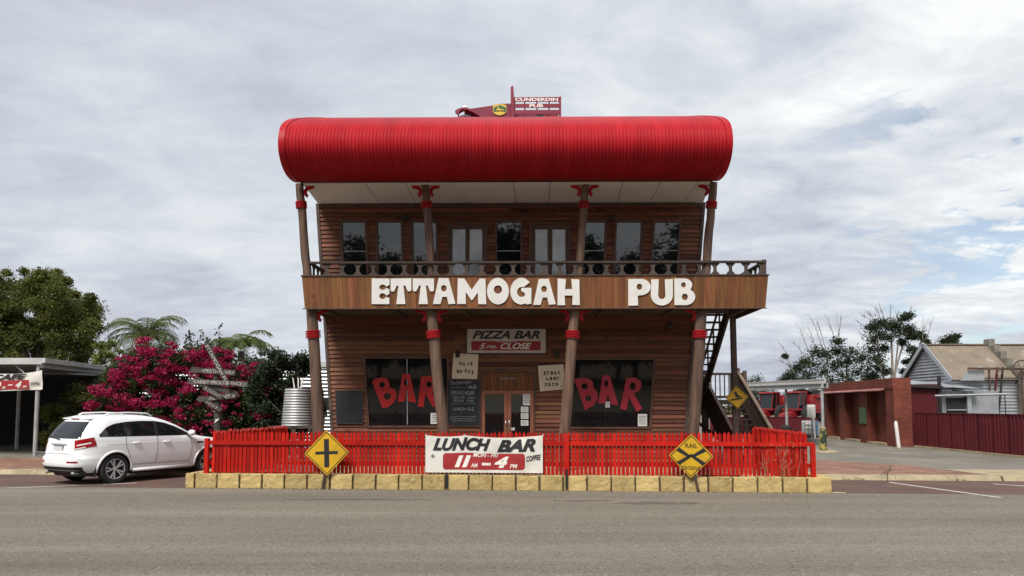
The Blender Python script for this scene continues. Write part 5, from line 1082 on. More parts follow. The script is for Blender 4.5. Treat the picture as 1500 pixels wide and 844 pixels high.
mb = MB(); mb.hexa([(0.1, -0.05, zb - 0.12), (0.3, -0.05, zb - 0.12), (0.3, 5.7, zb - 0.22), (0.1, 5.7, zb - 0.22), (0.1, -0.05, zb + 0.02), (0.3, -0.05, zb + 0.02), (0.3, 5.7, zb - 0.08), (0.1, 5.7, zb - 0.08)]); mb.build('side_beam', 'steel_grey', cp)
mb = MB(); mb.hexa([(0.3, -0.15, zb + 0.05), (0.42, -0.15, zb + 0.05), (0.42, 5.8, zb - 0.05), (0.3, 5.8, zb - 0.05), (0.3, -0.15, zt - 0.02), (0.42, -0.15, zt - 0.02), (0.42, 5.8, zt - 0.12), (0.3, 5.8, zt - 0.12)]); mb.build('side_fascia', 'carport_white', cp)
mb = MB(); mb.hexa([(-14, -0.04, zb + 0.02), (0.3, -0.04, zb + 0.02), (0.3, 5.8, zb - 0.08), (-14, 5.8, zb - 0.08), (-14, -0.04, zb + 0.08), (0.3, -0.04, zb + 0.08), (0.3, 5.8, zb - 0.02), (-14, 5.8, zb - 0.02)]); mb.build('roof_sheet', 'galv', cp)
mb = MB(); mb.box(-14, -2.3, 5.81, 8.32, zb - 0.1, zb - 0.03); mb.build('added_shade_sheet', 'galv', cp)  # extra sheet added behind the roof to keep daylight off the store wall
for x_, y_, r_ in ((0.1, 0.0, 0.075), (0.1, 5.2, 0.07), (-3.6, 4.6, 0.075), (-8, 0.0, 0.075), (-8, 5.2, 0.07)):
    mb = MB(); mb.tube([(x_, y_, 0), (x_ , y_, zb + 0.03)], r_, 12); mb.build('post', 'steel_grey', cp, smooth=40)
    if y_ < 1: mb = MB(); mb.beam((x_ - 0.9, y_, zb), (x_ - 0.03, y_, zb - 0.7), 0.03, 0.03); mb.build('brace', 'steel_grey', cp)
ws = thing('brick_store', 'dark brick store at the back of the carport', 'building', (-20, 35.8, Z_YARD))
brick_mat('store_bricks', (0.17, 0.065, 0.04), (0.12, 0.045, 0.03), (0.10, 0.085, 0.07), 0.5, 0.25, 2.2, 0.02, wall=True)
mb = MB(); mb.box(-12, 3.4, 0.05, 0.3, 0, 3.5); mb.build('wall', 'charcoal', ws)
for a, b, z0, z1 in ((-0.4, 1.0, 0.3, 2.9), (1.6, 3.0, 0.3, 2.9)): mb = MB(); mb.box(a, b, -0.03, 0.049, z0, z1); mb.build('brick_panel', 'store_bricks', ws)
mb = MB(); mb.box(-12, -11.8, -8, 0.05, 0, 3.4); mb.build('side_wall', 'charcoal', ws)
# café banner
by = CY - 0.12; c0 = atY(0, 575, by); cf = thing('cafe_banner', 'white café banner with a red opening-hours strip across the carport', 'banner', (c0.x, by, c0.z))
def cb(px, py, off=0.0): p = atY(px, py, by); return Vector((p.x - c0.x, -off, p.z - c0.z))
def cmap(px, u_py, off=0.0): return cb(px, u_py, off)
def ctop(px): t = px / 62.0; return 547.5 - 5.0 * t + 2.2 * math.sin(math.pi * max(0, min(1, t)))
def cbot(px): return 573.0 - 2.2 * px / 62.0
mb = MB(); xs_c = [-95 + (157) * i / 30 for i in range(31)]
mb.grid([[cb(x_, ctop(x_) + (cbot(x_) - ctop(x_)) * j / 6, 0.02 * math.sin(x_ * 0.11 + j)) for x_ in xs_c] for j in range(7)]); mb.build('cloth', 'banner_white', cf, smooth=True, recalc=False)
def ctext(t, x0, y0, x1, y1, mat, bold=0.04, shear=0.35, off=0.03, rise=0.03):
    a, b = cb(x0, y1), cb(x1, y0); v_, f_ = text2d(t, a.x, b.x, a.z, b.z, bold, shear); mb = MB(); mb.add([Vector((p[0], -off, p[1] + rise * (p[0] - a.x))) for p in v_], f_); mb.build('lettering', mat, cf, recalc=False)
mb = MB(); mb.add([cb(a, b, 0.026) for a, b in ((-70, 560), (43, 556.5), (43, 570), (-70, 572.5))], [(0, 1, 2, 3)]); mb.build('red_panel', 'ink_red', cf, recalc=False)
ctext('CAFE', -11, 549, 40, 557.5, 'ink_black', 0.05); ctext('10', -14, 560, 3, 570, 'ink_white', 0.05, off=0.036); ctext('AM', 3.5, 566, 9, 570, 'ink_white', off=0.036); ctext('-', 12, 563.5, 20, 565, 'ink_white', 0.02, off=0.036); ctext('4', 23, 559, 33, 568.5, 'ink_white', 0.05, off=0.036); ctext('PM', 34, 565, 40, 568.5, 'ink_white', 0.02, off=0.036)
ctext('COFFEE', 45, 560, 59, 564.5, 'ink_black', 0.02, 0.15)
# corrugated iron shed behind the garden
sy0 = 33.5; sl0, sr0 = atY(162, 532, sy0), atY(489, 530, sy0)
ish = thing('iron_shed', 'grey corrugated iron shed behind the water tank and creepers', 'shed', (sl0.x, sy0, Z_YARD)); shw = sr0.x - sl0.x + 0.6; shh = atY(475, 538, sy0).z - Z_YARD
corrugated(shw, shh, 0.16, 0.02, False).build('wall', 'galv', ish, smooth=True, recalc=False)
mb = MB(); mb.box(-0.1, shw + 0.1, -0.06, 0.06, shh, shh + 0.24); mb.build('barge', 'carport_white', ish)
mb = MB(); mb.hexa([(-0.1, 0.0, shh + 0.1), (shw + 0.1, 0, shh + 0.1), (shw + 0.1, 6, shh + 0.5), (-0.1, 6, shh + 0.5), (-0.1, 0, shh + 0.16), (shw + 0.1, 0, shh + 0.16), (shw + 0.1, 6, shh + 0.56), (-0.1, 6, shh + 0.56)]); mb.build('roof', 'galv_rust', ish)
wx = atY(473, 590, sy0); mb = MB(); mb.box(wx.x - sl0.x, wx.x - sl0.x + 0.7, -0.05, -0.02, atY(473, 597, sy0).z - Z_YARD, atY(473, 583, sy0).z - Z_YARD); mb.build('opening', 'charcoal', ish)
mb = MB(); mb.box(wx.x - sl0.x - 0.2, wx.x - sl0.x, -0.1, -0.02, 0, atY(473, 570, sy0).z - Z_YARD); mb.build('door_jamb', 'dark_wood', ish)
# water tank on its stand
ty = 25.6; tc_ = atY(436, 624, ty)
tk = thing('water_tank', 'corrugated galvanised water tank on a timber stand beside the pub', 'tank', (tc_.x, ty, Z_YARD))
tz0 = tc_.z - Z_YARD; tz1 = atY(436, 569, ty).z - Z_YARD; r0 = 0.53; r1 = 0.44; prof = []
k = 96
for i in range(k + 1):
    t = i / k; prof.append((r0 + (r1 - r0) * t + 0.014 * math.sin(2 * math.pi * t * 14), tz0 + (tz1 - tz0) * t))
MB().lathe(prof, 40, cap=False).build('tank_wall', 'galv_rust', tk, smooth=True)
MB().lathe([(0.001, tz1 - 0.02), (r1 - 0.01, tz1 - 0.02), (r1 - 0.01, tz1 - 0.05), (0.001, tz1 - 0.05)], 40).build('tank_lid', 'galv_rust', tk)
mb = MB(); mb.box(-0.85, 1.4, -0.5, 0.5, tz0 - 0.07, tz0 - 0.005); mb.build('stand_top', 'dark_wood', tk)
for x_ in (-0.75, 0.0, 0.7, 1.3):
    for y_ in (-0.42, 0.42): mb = MB(); mb.box(x_ - 0.06, x_ + 0.06, y_ - 0.06, y_ + 0.06, 0, tz0 - 0.07); mb.build('stand_leg', 'dark_wood', tk)
for a, b in ((-0.12, -0.2), (0.0, -0.02), (0.06, 0.16), (0.1, 0.1)): mb = MB(); mb.tube([(a, 0, tz1 - 0.06), (b, 0.02, tz1 + 0.36)], 0.022, 8); mb.build('pipe', 'ink_white', tk)
# pale iron sheet leaning at the tank
p0 = atY(455, 600, 25.9); sh = thing('iron_sheet', 'curved pale corrugated iron sheet leaning against the water tank', 'iron sheet', (p0.x, 25.9, Z_YARD))
mb = MB(); mb.grid([[(0.10 * u + 0.03 * math.sin(u * 20), 0.25 * u, (tz1 + 0.35) * (1 - 0.25 * u) * v) for u in [i / 24 for i in range(25)]] for v in (0, .5, 1)]); mb.build('sheet', 'galv', sh, smooth=True, recalc=False)

# ------------------------------------------------------------------ right: canopy, brick building, maroon fence, iron shed
brick_mat('red_bricks', (0.205, 0.056, 0.036), (0.15, 0.040, 0.028), (0.12, 0.05, 0.04), 0.5, 0.18, 2.1, 0.012, wall=True)
M('maroon_iron', (0.10, 0.016, 0.021), (0.076, 0.012, 0.016), spec=0.2, rough=0.5, scale=1.2, spots=[((0.07, 0.018, 0.02), 2.0, 0.66)])
M('green_box', (0.07, 0.13, 0.055), rough=0.6); M('pink_tile', (0.42, 0.20, 0.18), (0.28, 0.10, 0.09), rough=0.7, scale=6, var=0.25)
M('rust_iron', (0.215, 0.175, 0.13), (0.155, 0.125, 0.095), rough=0.75, scale=1.4, spots=[((0.29, 0.265, 0.23), 1.8, 0.60), ((0.24, 0.14, 0.085), 2.6, 0.62)])
N0, N1 = Vector((17.05, 33.6, Z_YARD)), Vector((18.15, 44.0, Z_YARD)); bl = (N1 - N0).length
ba = math.atan2(N1.y - N0.y, N1.x - N0.x)
bb_ = thing('bayed_brick_wall', 'tall red brick wall with recessed bays beside the driveway', 'wall', N0, ba)   # local x runs away from the street, local -y into the building
bh = atY(1320, 553.5, 33.6).z - Z_YARD
bays = [(0.95, 3.3), (4.4, 6.6), (7.5, 9.6)]; cur = 0.0
hl = 2.62
for a, b in bays + [(bl, bl)]:
    mb = MB(); mb.box(cur, a, -0.75, 0.0, 0, hl + 0.0); mb.build('pier', 'red_bricks', bb_)
    if b > a:
        mb = MB(); mb.box(a, b, -0.75, -0.42, 0, hl); mb.build('bay_wall', 'red_bricks', bb_)
        mb = MB(); mb.box(a, b, -0.42, 0.06, 0, 0.10); mb.build('sill', 'kerb_concrete', bb_)
        mb = MB(); mb.box(a + 0.2, b - 0.2, -0.44, -0.40, hl - 0.45, hl - 0.32); mb.build('vent_slot', 'dark_brick', bb_)
    cur = b
mb = MB(); mb.box(0.0, bl, -0.75, 0.03, hl, bh); mb.build('parapet', 'red_bricks', bb_)
k = 34
for i in range(k):
    x_ = 1.0 + (bl - 1.2) * i / k; mb = MB(); w_ = (bl - 1.2) / k - 0.02; mb.hexa([(x_, 0.03, hl - 0.06), (x_ + w_, 0.03, hl - 0.06), (x_ + w_, 0.28, hl - 0.10), (x_, 0.28, hl - 0.10), (x_, 0.03, hl + 0.02), (x_ + w_, 0.03, hl + 0.02), (x_ + w_, 0.28, hl - 0.05), (x_, 0.28, hl - 0.05)]); mb.build('hood_tile', 'pink_tile', bb_)
mb = MB(); mb.box(3.42, 4.3, 0.005, 0.05, 0.95, 1.75); mb.build('green_cabinet', 'green_box', bb_)
# maroon fence
M0, M1 = Vector((17.9, 33.5, Z_YARD)), atZ(1500, 671.5, Z_YARD); dirm = (M1 - M0).normalized(); fl2 = (M1 - M0).length + 9
mf = thing('iron_fence', 'maroon corrugated iron fence along the driveway', 'fence', M0, math.atan2(dirm.y, dirm.x)); fh = 1.53
npn = 18
for i in range(npn):
    o = corrugated(fl2 / npn + 0.03, fh - 0.08, 0.20, 0.03, True, 8).build('fence_sheet', 'maroon_iron', mf, smooth=True, recalc=False); o.location = (fl2 / npn * i, 0.004 * (i % 2), 0.08)
mb = MB(); mb.box(0, fl2, -0.02, 0.05, fh - 0.02, fh + 0.015); mb.build('capping', 'maroon_iron', mf)
mb = MB(); mb.box(0, fl2, -0.10, 0.10, 0, 0.085); mb.build('plinth', 'kerb_concrete', mf)
# small maroon lean-to with an iron roof
lt = thing('lean_to', 'small maroon lean-to with a pale iron roof behind the fence', 'shed', (17.75, 33.6, Z_YARD)); lz = lambda px, py, Y: atY(px, py, Y).z - Z_YARD
lh0 = lz(1340, 563, 34.2)
o = corrugated(1.55, lh0, 0.105, 0.016, True, 8).build('wall', 'maroon_iron', lt, smooth=True, recalc=False); o.location = (0, 0.3, 0)
mb = MB(); mb.beam((1.5, 0.25, 0), (1.5, 0.25, lh0 + 0.35), 0.12, 0.10, (0, 1, 0)); mb.build('corner_post', 'charcoal', lt)
o = corrugated(2.9, lh0 - 0.3, 0.105, 0.014, True, 8).build('rear_wall', 'galv', lt, smooth=True, recalc=False); o.location = (1.55, 0.75, 0)
mb = MB(); mb.box(2.05, 2.9, 0.68, 0.72, 1.35, 2.2); op = mb.build('window', 'charcoal', lt)
mb = MB(); mb.box(2.05, 2.9, 0.62, 0.66, 1.62, 1.67); mb.build('glazing_bar', 'galv', op)
mb = MB(); mb.box(2.92, 3.1, 0.55, 0.7, 0, 2.4); mb.build('post', 'galv', lt)
rows = []
for j in (0, 1):
    rows.append([(-0.2 + 3.5 * i / 120, 0.15 + 2.1 * j, lh0 - 0.02 - 0.20 * (i / 120) + 0.32 * j * 1 + 0.014 * math.sin(2 * math.pi * i / 4)) for i in range(121)])
MB().grid(rows).build('roof_sheet', 'galv', lt, smooth=True, recalc=False)
mb = MB(); mb.beam((-0.2, 0.12, lh0 - 0.08), (1.6, 0.12, lh0 - 0.15), 0.04, 0.12); mb.build('barge', 'charcoal', lt)
pa, pb_ = atY(1370, 580, 33.2), atY(1474, 577.5, 31.4)
pp_ = thing('pipe_rail', 'long grey pipe rail above the maroon fence', 'pipe', (pa.x, pa.y, Z_YARD)); mb = MB(); mb.tube([(0, 0, pa.z - Z_YARD), (pb_.x - pa.x, pb_.y - pa.y, pb_.z - Z_YARD)], 0.05, 10); mb.build('pipe', 'galv', pp_, smooth=40)
for t in (0.02, 0.98): mb = MB(); mb.tube([((pb_.x - pa.x) * t, (pb_.y - pa.y) * t, 0), ((pb_.x - pa.x) * t, (pb_.y - pa.y) * t, pa.z + (pb_.z - pa.z) * t - Z_YARD)], 0.02, 8); mb.build('post', 'charcoal', pp_)
# gabled iron shed
GX, GY0, GYP, GY1 = 20.5, 35.0, 37.1, 39.3
ge_ = atY(1395, 553, GY0).z - Z_YARD; gp = atY(1357, 506, GYP).z - Z_YARD
gs = thing('gabled_shed', 'old gabled shed of grey corrugated iron with a rust-brown roof', 'shed', (GX, GY0, Z_YARD)); gl = 8.5
rows = []; kk = 170
for i in range(kk + 1):
    z = gp * i / kk; a = 0.018 * math.sin(2 * math.pi * z / 0.15)
    y0, y1 = 0.0, GY1 - GY0
    if z > ge_: t = (z - ge_) / (gp - ge_); y0 += (GYP - GY0) * t; y1 += (GYP - GY1) * t
    rows.append([(a, y0, z), (a, y1, z)])
MB().grid(rows).build('gable_wall', 'galv', gs, smooth=True, recalc=False)
corrugated(gl, ge_, 0.15, 0.018, False).build('front_wall', 'galv', gs, smooth=True, recalc=False)
mb = MB(); mb.box(gl - 0.1, gl, 0.05, GY1 - GY0, 0, ge_); mb.build('end_wall', 'galv', gs)
mb = MB(); mb.box(0.05, gl - 0.1, GY1 - GY0 - 0.05, GY1 - GY0, 0, ge_); mb.build('back_wall', 'galv', gs)
for ya, za, yb, zb_ in ((-0.18, ge_ - 0.12, GYP - GY0, gp + 0.03), (GY1 - GY0 + 0.18, ge_ - 0.12, GYP - GY0, gp + 0.03)):
    rows = [[(-0.12 + (gl + 0.1) * i / 480, y, z + 0.016 * math.sin(2 * math.pi * i / 8)) for i in range(481)] for y, z in ((ya, za), ((ya + yb) / 2, (za + zb_) / 2), (yb, zb_))]
    MB().grid(rows).build('roof', 'rust_iron', gs, smooth=True, recalc=False)
    mb = MB(); mb.beam((-0.14, ya, za + 0.02), (-0.14, yb, zb_ + 0.03), 0.06, 0.20); mb.build('barge_board', 'galv', gs)
mb = MB(); mb.box(-0.15, gl, GYP - GY0 - 0.12, GYP - GY0 + 0.12, gp + 0.02, gp + 0.07); mb.build('ridge_cap', 'rust_iron', gs)
M('old_block', (0.22, 0.20, 0.17), (0.13, 0.12, 0.10), rough=0.9, scale=3, bump=0.4, var=0.2)
for i in range(6):                                   # stepped parapet at the far end
    y = GYP - GY0 + 0.2 - i * 0.42; z = gp - i * 0.34; mb = MB(); mb.box(3.0, 3.3, y - 0.42, y, 0.5, z + 0.30); mb.build('parapet_step', 'old_block', gs)
# clutter on and before the shed wall
lp0, lp1 = atY(1450, 607, 34.2), atY(1462, 538, 34.9)
ld = thing('ladder', 'narrow maroon ladder leaning on the iron shed', 'ladder', (lp0.x, 34.2, Z_YARD))
for dx, mt in ((0.0, 'maroon_iron'), (0.26, 'charcoal')):
    mb = MB(); mb.beam((dx - 0.06, 0, 0), (lp1.x - lp0.x + dx, 0.75, lp1.z - Z_YARD), 0.06, 0.06, (0, 1, 0)); mb.build('stile', mt, ld)
for i in range(10):
    t = (i + 0.5) / 10; x_ = (lp1.x - lp0.x) * t; mb = MB(); mb.tube([(x_ - 0.04, 0.75 * t, (lp1.z - Z_YARD) * t), (x_ + 0.24, 0.75 * t, (lp1.z - Z_YARD) * t)], 0.018, 6); mb.build('rung', 'maroon_iron', ld)
bx0, bx1 = atY(1418, 540, 34.6), atY(1520, 541, 34.6)
bmx = thing('rusty_beam', 'rusty steel beam fixed along the iron shed eave', 'beam', (bx0.x, 34.6, Z_YARD)); 
mb = MB(); mb.beam((0, 0, bx0.z - Z_YARD), (bx1.x - bx0.x, 0, bx1.z - Z_YARD), 0.1, 0.10); mb.build('beam', 'rust_metal', bmx)
for t in (0.3, 0.9): mb = MB(); mb.box((bx1.x - bx0.x) * t - 0.03, (bx1.x - bx0.x) * t + 0.03, -0.03, 0.03, 0, bx0.z - Z_YARD); mb.build('support', 'rust_metal', bmx)
mb = MB(); mb.hexa([(-0.3, 0.1, bx0.z - 0.65), (0.8, 0.1, bx0.z - 0.65), (0.8, 0.14, bx0.z - 0.65), (-0.3, 0.14, bx0.z - 0.65), (0.05, 0.1, bx0.z - 0.17), (0.8, 0.1, bx0.z - 0.17), (0.8, 0.14, bx0.z - 0.17), (0.05, 0.14, bx0.z - 0.17)]); mb.build('iron_panel', 'galv', bmx)
wc = atY(1497, 541, 34.3); wh = thing('spoked_implement', 'old spoked iron wheel mounted on a post at the shed wall', 'farm wheel', (wc.x, 34.3, Z_YARD))
mb = MB(); mb.tube([(0.40 * math.cos(R(15 * i)), 0, wc.z - Z_YARD + 0.40 * math.sin(R(15 * i))) for i in range(25)], 0.03, 8, cap=False)
mb.build('rim', 'rust_metal', wh, smooth=True); mb = MB()
for i in range(6): mb.tube([(0, 0, wc.z - Z_YARD), (0.39 * math.cos(R(60 * i)), 0, wc.z - Z_YARD + 0.39 * math.sin(R(60 * i)))], 0.015, 6)
mb.build('spokes', 'rust_metal', wh); mb = MB(); mb.tube([(0, 0.05, 0), (0, 0.05, wc.z - Z_YARD)], 0.05, 8); mb.build('post', 'rust_metal', wh)
# white bollard and painted stump
p = atZ(1317, 657.5, Z_YARD); bo = thing('white_bollard', 'leaning white pipe bollard at the end of the brick wall', 'bollard', p); mb = MB(); mb.tube([(0, 0, 0), (-0.10, 0, 1.08), (-0.105, 0, 1.18)], [0.075, 0.075, 0.04], 12); mb.build('pipe', 'white_paint', bo, smooth=40)
mb = MB(); mb.lathe([(0.09, 0), (0.09, 0.05), (0.075, 0.06)], 12); mb.build('base_ring', 'kerb_concrete', bo)
M('stump_paint', (0.33, 0.27, 0.06), (0.02, 0.035, 0.02), rough=0.7, scale=5.5, contrast=(0.48, 0.54), spots=[((0.30, 0.12, 0.03), 6, 0.62)])
p = atZ(1206, 662, Z_YARD); stp = thing('painted_stump', 'short painted timber stump standing before the canopy post', 'stump', p); mb = MB(); mb.tube([(0, 0, 0.0), (0, 0, 0.12), (0, 0, 0.3), (0.01, 0, 0.8), (0.01, 0, 0.9)], [0.16, 0.15, 0.135, 0.13, 0.11], 14); mb.build('log', 'stump_paint', stp, smooth=40)
mb = MB(); mb.lathe([(0.001, 0.90), (0.12, 0.89), (0.13, 0.93), (0.07, 1.0), (0.001, 1.01)], 14, c=(0.01, 0, 0)); mb.build('cap', 'kerb_concrete', stp)
mb = MB(); mb.lathe([(0.55, -0.02), (0.5, 0.06), (0.001, 0.065)], 18); mb.build('footing', 'kerb_concrete', stp)
# canopy
cz1 = atY(1209, 555.5, 33.0).z; cz0 = atY(1209, 568.5, 33.0).z; C0 = atY(1209, 560, 33.0); C1 = atY(1080, 560, 39.0)
cn = thing('steel_canopy', 'pale flat steel canopy on posts between the stairs and brick wall', 'canopy', (C0.x, 33.0, Z_YARD))
def cl_(p, z): return Vector((p.x - C0.x, p.y - 33.0, z - Z_YARD))
C2, C3 = C1 + Vector((2.6, 8, 0)), C0 + Vector((2.6, 8, 0)); pl4 = [C0, C1, C2, C3]
mb = MB(); mb.hexa([cl_(p, cz1 - 0.08) for p in pl4] + [cl_(p, cz1) for p in pl4]); mb.build('roof', 'carport_white', cn)
zmid = cz0 + (cz1 - cz0) * 0.52
for a, b in ((C0, C1), (C0, C3), (C1, C2)):
    d = (b - a).normalized() ; nn = Vector((-d.y, d.x, 0)) * 0.04
    nn = nn if nn.dot(C2 - a) * 1 > 0 or nn.dot(C3 - a) > 0 else -nn
    mb = MB(); mb.hexa([cl_(a, zmid), cl_(b, zmid), cl_(b + nn, zmid), cl_(a + nn, zmid), cl_(a, cz1 + 0.02), cl_(b, cz1 + 0.02), cl_(b + nn, cz1 + 0.02), cl_(a + nn, cz1 + 0.02)]); mb.build('fascia', 'carport_white', cn)
    mb = MB(); mb.hexa([cl_(a + nn * 2, cz0), cl_(b + nn * 2, cz0), cl_(b + nn * 4, cz0), cl_(a + nn * 4, cz0), cl_(a + nn * 2, zmid + .02), cl_(b + nn * 2, zmid + .02), cl_(b + nn * 4, zmid + .02), cl_(a + nn * 4, zmid + .02)]); mb.build('beam', 'steel_grey', cn)
cpm = atY(1151.5, 575, 36.3)
for p in (C0 + Vector((-0.08, 0.2, 0)), Vector((cpm.x, 36.3, 0)), C2 + Vector((-0.2, -0.2, 0))):
    mb = MB(); mb.tube([cl_(p, Z_YARD), cl_(p, cz0 + 0.1)], 0.065, 10); mb.build('post', 'steel_grey', cn, smooth=40)
p = atY(1151.5, 630, 35.8); bn = thing('bin', 'black bin at the foot of the canopy post', 'bin', (p.x, 35.8, Z_YARD)); MB().lathe([(0.17, 0), (0.19, 0.05), (0.22, 0.72), (0.23, 0.75), (0.23, 0.82), (0.15, 0.9), (0.001, 0.92)], 16).build('body', 'charcoal', bn, smooth=40)
# tote, cabinet, white post by the brick wall
p = atZ(1178, 641, Z_YARD); tt = thing('liquid_tote', 'white caged liquid tote with a blue panel by the brick wall', 'tote', p); s_ = 45.0 / 1100 * 1.0
mb = MB(); mb.box(0.05, 0.45, 0, 0.5, 0.1, 0.95); mb.build('tank', 'white_paint', tt, bev=0.04); mb = MB(); mb.box(0.47, 0.80, -0.02, 0.5, 0.12, 0.9); mb.build('panel', M('blue_panel', (0.05, 0.20, 0.42), rough=0.5), tt, bev=0.02); mb = MB(); mb.box(0, 0.85, -0.03, 0.53, 0, 0.1); mb.build('pallet', 'charcoal', tt)
for z_ in (0.25, 0.5, 0.75, 0.98): mb = MB(); mb.box(0.02, 0.83, -0.05, -0.03, z_ - 0.012, z_ + 0.012); mb.build('cage_bar', 'galv', tt)
for x_ in (0.03, 0.24, 0.46, 0.64, 0.82): mb = MB(); mb.box(x_ - 0.012, x_ + 0.012, -0.06, -0.045, 0.1, 1.0); mb.build('cage_bar', 'galv', tt)
p = atY(1184, 612, 42.5); cbx = thing('meter_cabinet', 'white metal cabinet on a pole beside the brick wall', 'cabinet', (p.x, 42.5, Z_YARD)); mb = MB(); mb.box(0, 0.42, 0, 0.2, p.z - Z_YARD, atY(1184, 593, 42.5).z - Z_YARD); mb.build('box', 'white_paint', cbx, bev=0.02); mb = MB(); mb.tube([(0.2, 0.1, 0), (0.2, 0.1, p.z - Z_YARD)], 0.04, 8); mb.build('pole', 'galv', cbx)
mb = MB(); mb.box(0.05, 0.37, -0.015, 0.0, p.z - Z_YARD + 0.08, p.z - Z_YARD + 0.6); mb.build('door', 'carport_white', cbx)
p = atZ(1194, 643.5, Z_YARD); wp = thing('white_post', 'thin white post beside the liquid tote', 'post', p); mb = MB(); mb.tube([(0, 0, 0), (-0.06, 0, 1.2)], 0.06, 10); mb.build('pipe', 'white_paint', wp, smooth=40); mb = MB(); mb.lathe([(0.07, 0), (0.07, 0.04), (0.05, 0.05)], 10); mb.build('base_ring', 'kerb_concrete', wp)
# low maroon fence in the rear yard
m0, m1 = atZ(1040, 637.5, Z_YARD), atZ(1197, 637.5, Z_YARD); rf = thing('yard_fence', 'low maroon iron fence in front of the red harvesters', 'fence', (m0.x, m0.y, Z_YARD)); rh = atY(1150, 611.5, m0.y).z - Z_YARD
k = 7; lw = (m1.x - m0.x) / k
for i in range(k): o = corrugated(lw + 0.02, rh, 0.2, 0.018, True, 6).build('fence_sheet', 'maroon_iron', rf, smooth=True, recalc=False); o.location = (lw * i, 0.004 * (i % 2), 0)
mb = MB(); mb.box(0, m1.x - m0.x, -0.03, 0.03, rh - 0.01, rh + 0.03); mb.build('capping', 'maroon_iron', rf)
# harvesters
M('harvester_red', (0.23, 0.012, 0.014), (0.17, 0.010, 0.012), rough=0.4, scale=1)
def harvester(name, label, px, Y, rz, hopper):
    p = atY(px, 600, Y); h = thing(name, label, 'harvester', (p.x, Y, Z_YARD), rz, 'red harvesters in the rear yard')
    def pr(nm, pts, y0, y1, mat, parent=h, bev=0.0): mb = MB(); mb.prism([(a, y0, b) for a, b in pts], (0, y1 - y0, 0)); return mb.build(nm, mat, parent, bev=bev)
    pr('body', [(1.3, 1.0), (5.6, 0.9), (6.4, 1.5), (6.2, 2.7), (4.6, 3.05), (1.5, 3.05), (1.3, 2.4)], -1.4, 1.4, 'harvester_red', bev=0.06)
    pr('side_panel', [(1.9, 1.3), (5.2, 1.3), (5.6, 2.3), (1.9, 2.6)], -1.46, -1.405, 'harvester_red', bev=0.02)
    pr('engine_louvre', [(4.6, 1.6), (5.6, 1.7), (5.4, 2.3), (4.7, 2.4)], -1.5, -1.46, 'charcoal')
    cab = pr('cab', [(-0.1, 1.5), (1.25, 1.5), (1.25, 3.2), (0.25, 3.2)], -0.95, 0.95, 'car_glass')
    pr('cab_roof', [(-0.1, 3.2), (1.35, 3.2), (1.3, 3.42), (0.0, 3.42)], -1.05, 1.05, 'harvester_red', cab, 0.04)
    for y in (-0.97, 0.93):
        for a, b in (((-0.12, 1.5), (0.2, 3.2)), ((1.2, 1.5), (1.2, 3.2)), ((0.6, 1.5), (0.75, 3.2))): mb = MB(); mb.beam((a[0], y, a[1]), (b[0], y, b[1]), 0.07, 0.07, (0, 1, 0)); mb.build('cab_pillar', 'harvester_red', cab)
    pr('platform', [(-0.3, 1.3), (1.4, 1.3), (1.4, 1.5), (-0.3, 1.5)], -1.3, 1.3, 'harvester_red')
    pr('feeder_house', [(-1.6, 0.4), (-1.4, 0.9), (0.6, 1.5), (1.2, 0.9), (0.6, 0.7)], -0.6, 0.6, 'harvester_red')
    if hopper: pr('grain_tank', [(1.7, 3.06), (4.2, 3.06), (4.6, 3.55), (1.3, 3.6)], -1.3, 1.3, 'charcoal')
    mb = MB(); mb.tube([(2.0, -1.55, 2.75), (5.8, -1.65, 2.85)], 0.17, 10); mb.build('unloading_auger', 'harvester_red', h, smooth=40)
    for x_, r_ in ((1.0, 0.95), (5.2, 0.6)):
        for y in (-1.55, 1.05):
            mb = MB(); mb.lathe([(r_ * .5, 0), (r_ * .9, 0.02), (r_, 0.1), (r_, 0.42), (r_ * .9, 0.5), (r_ * .5, 0.52), (r_ * .5, 0)], 24, 'y', cap=False); w_ = mb.build('wheel', 'tyre', h, smooth=40); w_.location = (x_, y, r_); mb = MB(); mb.lathe([(0.001, 0.12), (r_ * .52, 0.1), (r_ * .52, 0.4), (0.001, 0.38)], 20, 'y'); mb.build('hub', 'harvester_red', w_)
    return h
harvester('harvester', 'red harvester with glass cab directly behind the stair foot', 1122, 88, R(28), False)
harvester('harvester', 'red harvester with a dark grain tank under the canopy', 1161, 84, R(24), True)
# ------------------------------------------------------------------ vegetation
leafmat('leaf_tree', (0.17, 0.18, 0.032), (0.036, 0.055, 0.013), 0.34, 0.3)
leafmat('leaf_gum', (0.050, 0.066, 0.028), (0.014, 0.021, 0.010), 0.25, 0.5)
leafmat('leaf_boug', (0.075, 0.10, 0.028), (0.013, 0.022, 0.008), 0.28, 1.2)
leafmat('leaf_creeper', (0.030, 0.050, 0.016), (0.008, 0.015, 0.007), 0.2, 1.2)
leafmat('leaf_palm', (0.15, 0.175, 0.045), (0.05, 0.075, 0.022), 0.4, 0.8)
leafmat('leaf_pale', (0.24, 0.25, 0.07), (0.09, 0.11, 0.03), 0.35, 0.8)
leafmat('flower', (0.52, 0.02, 0.12), (0.17, 0.005, 0.028), 0.35, 2.2)
M('bark', (0.17, 0.14, 0.115), (0.09, 0.075, 0.06), rough=0.9, scale=4, stretch=(3, 3, 0.5), bump=0.5)
M('bark_pale', (0.27, 0.24, 0.21), (0.16, 0.14, 0.12), rough=0.9, scale=4, stretch=(3, 3, 0.5), bump=0.4)
M('dry_stem', (0.34, 0.20, 0.13), rough=0.9)
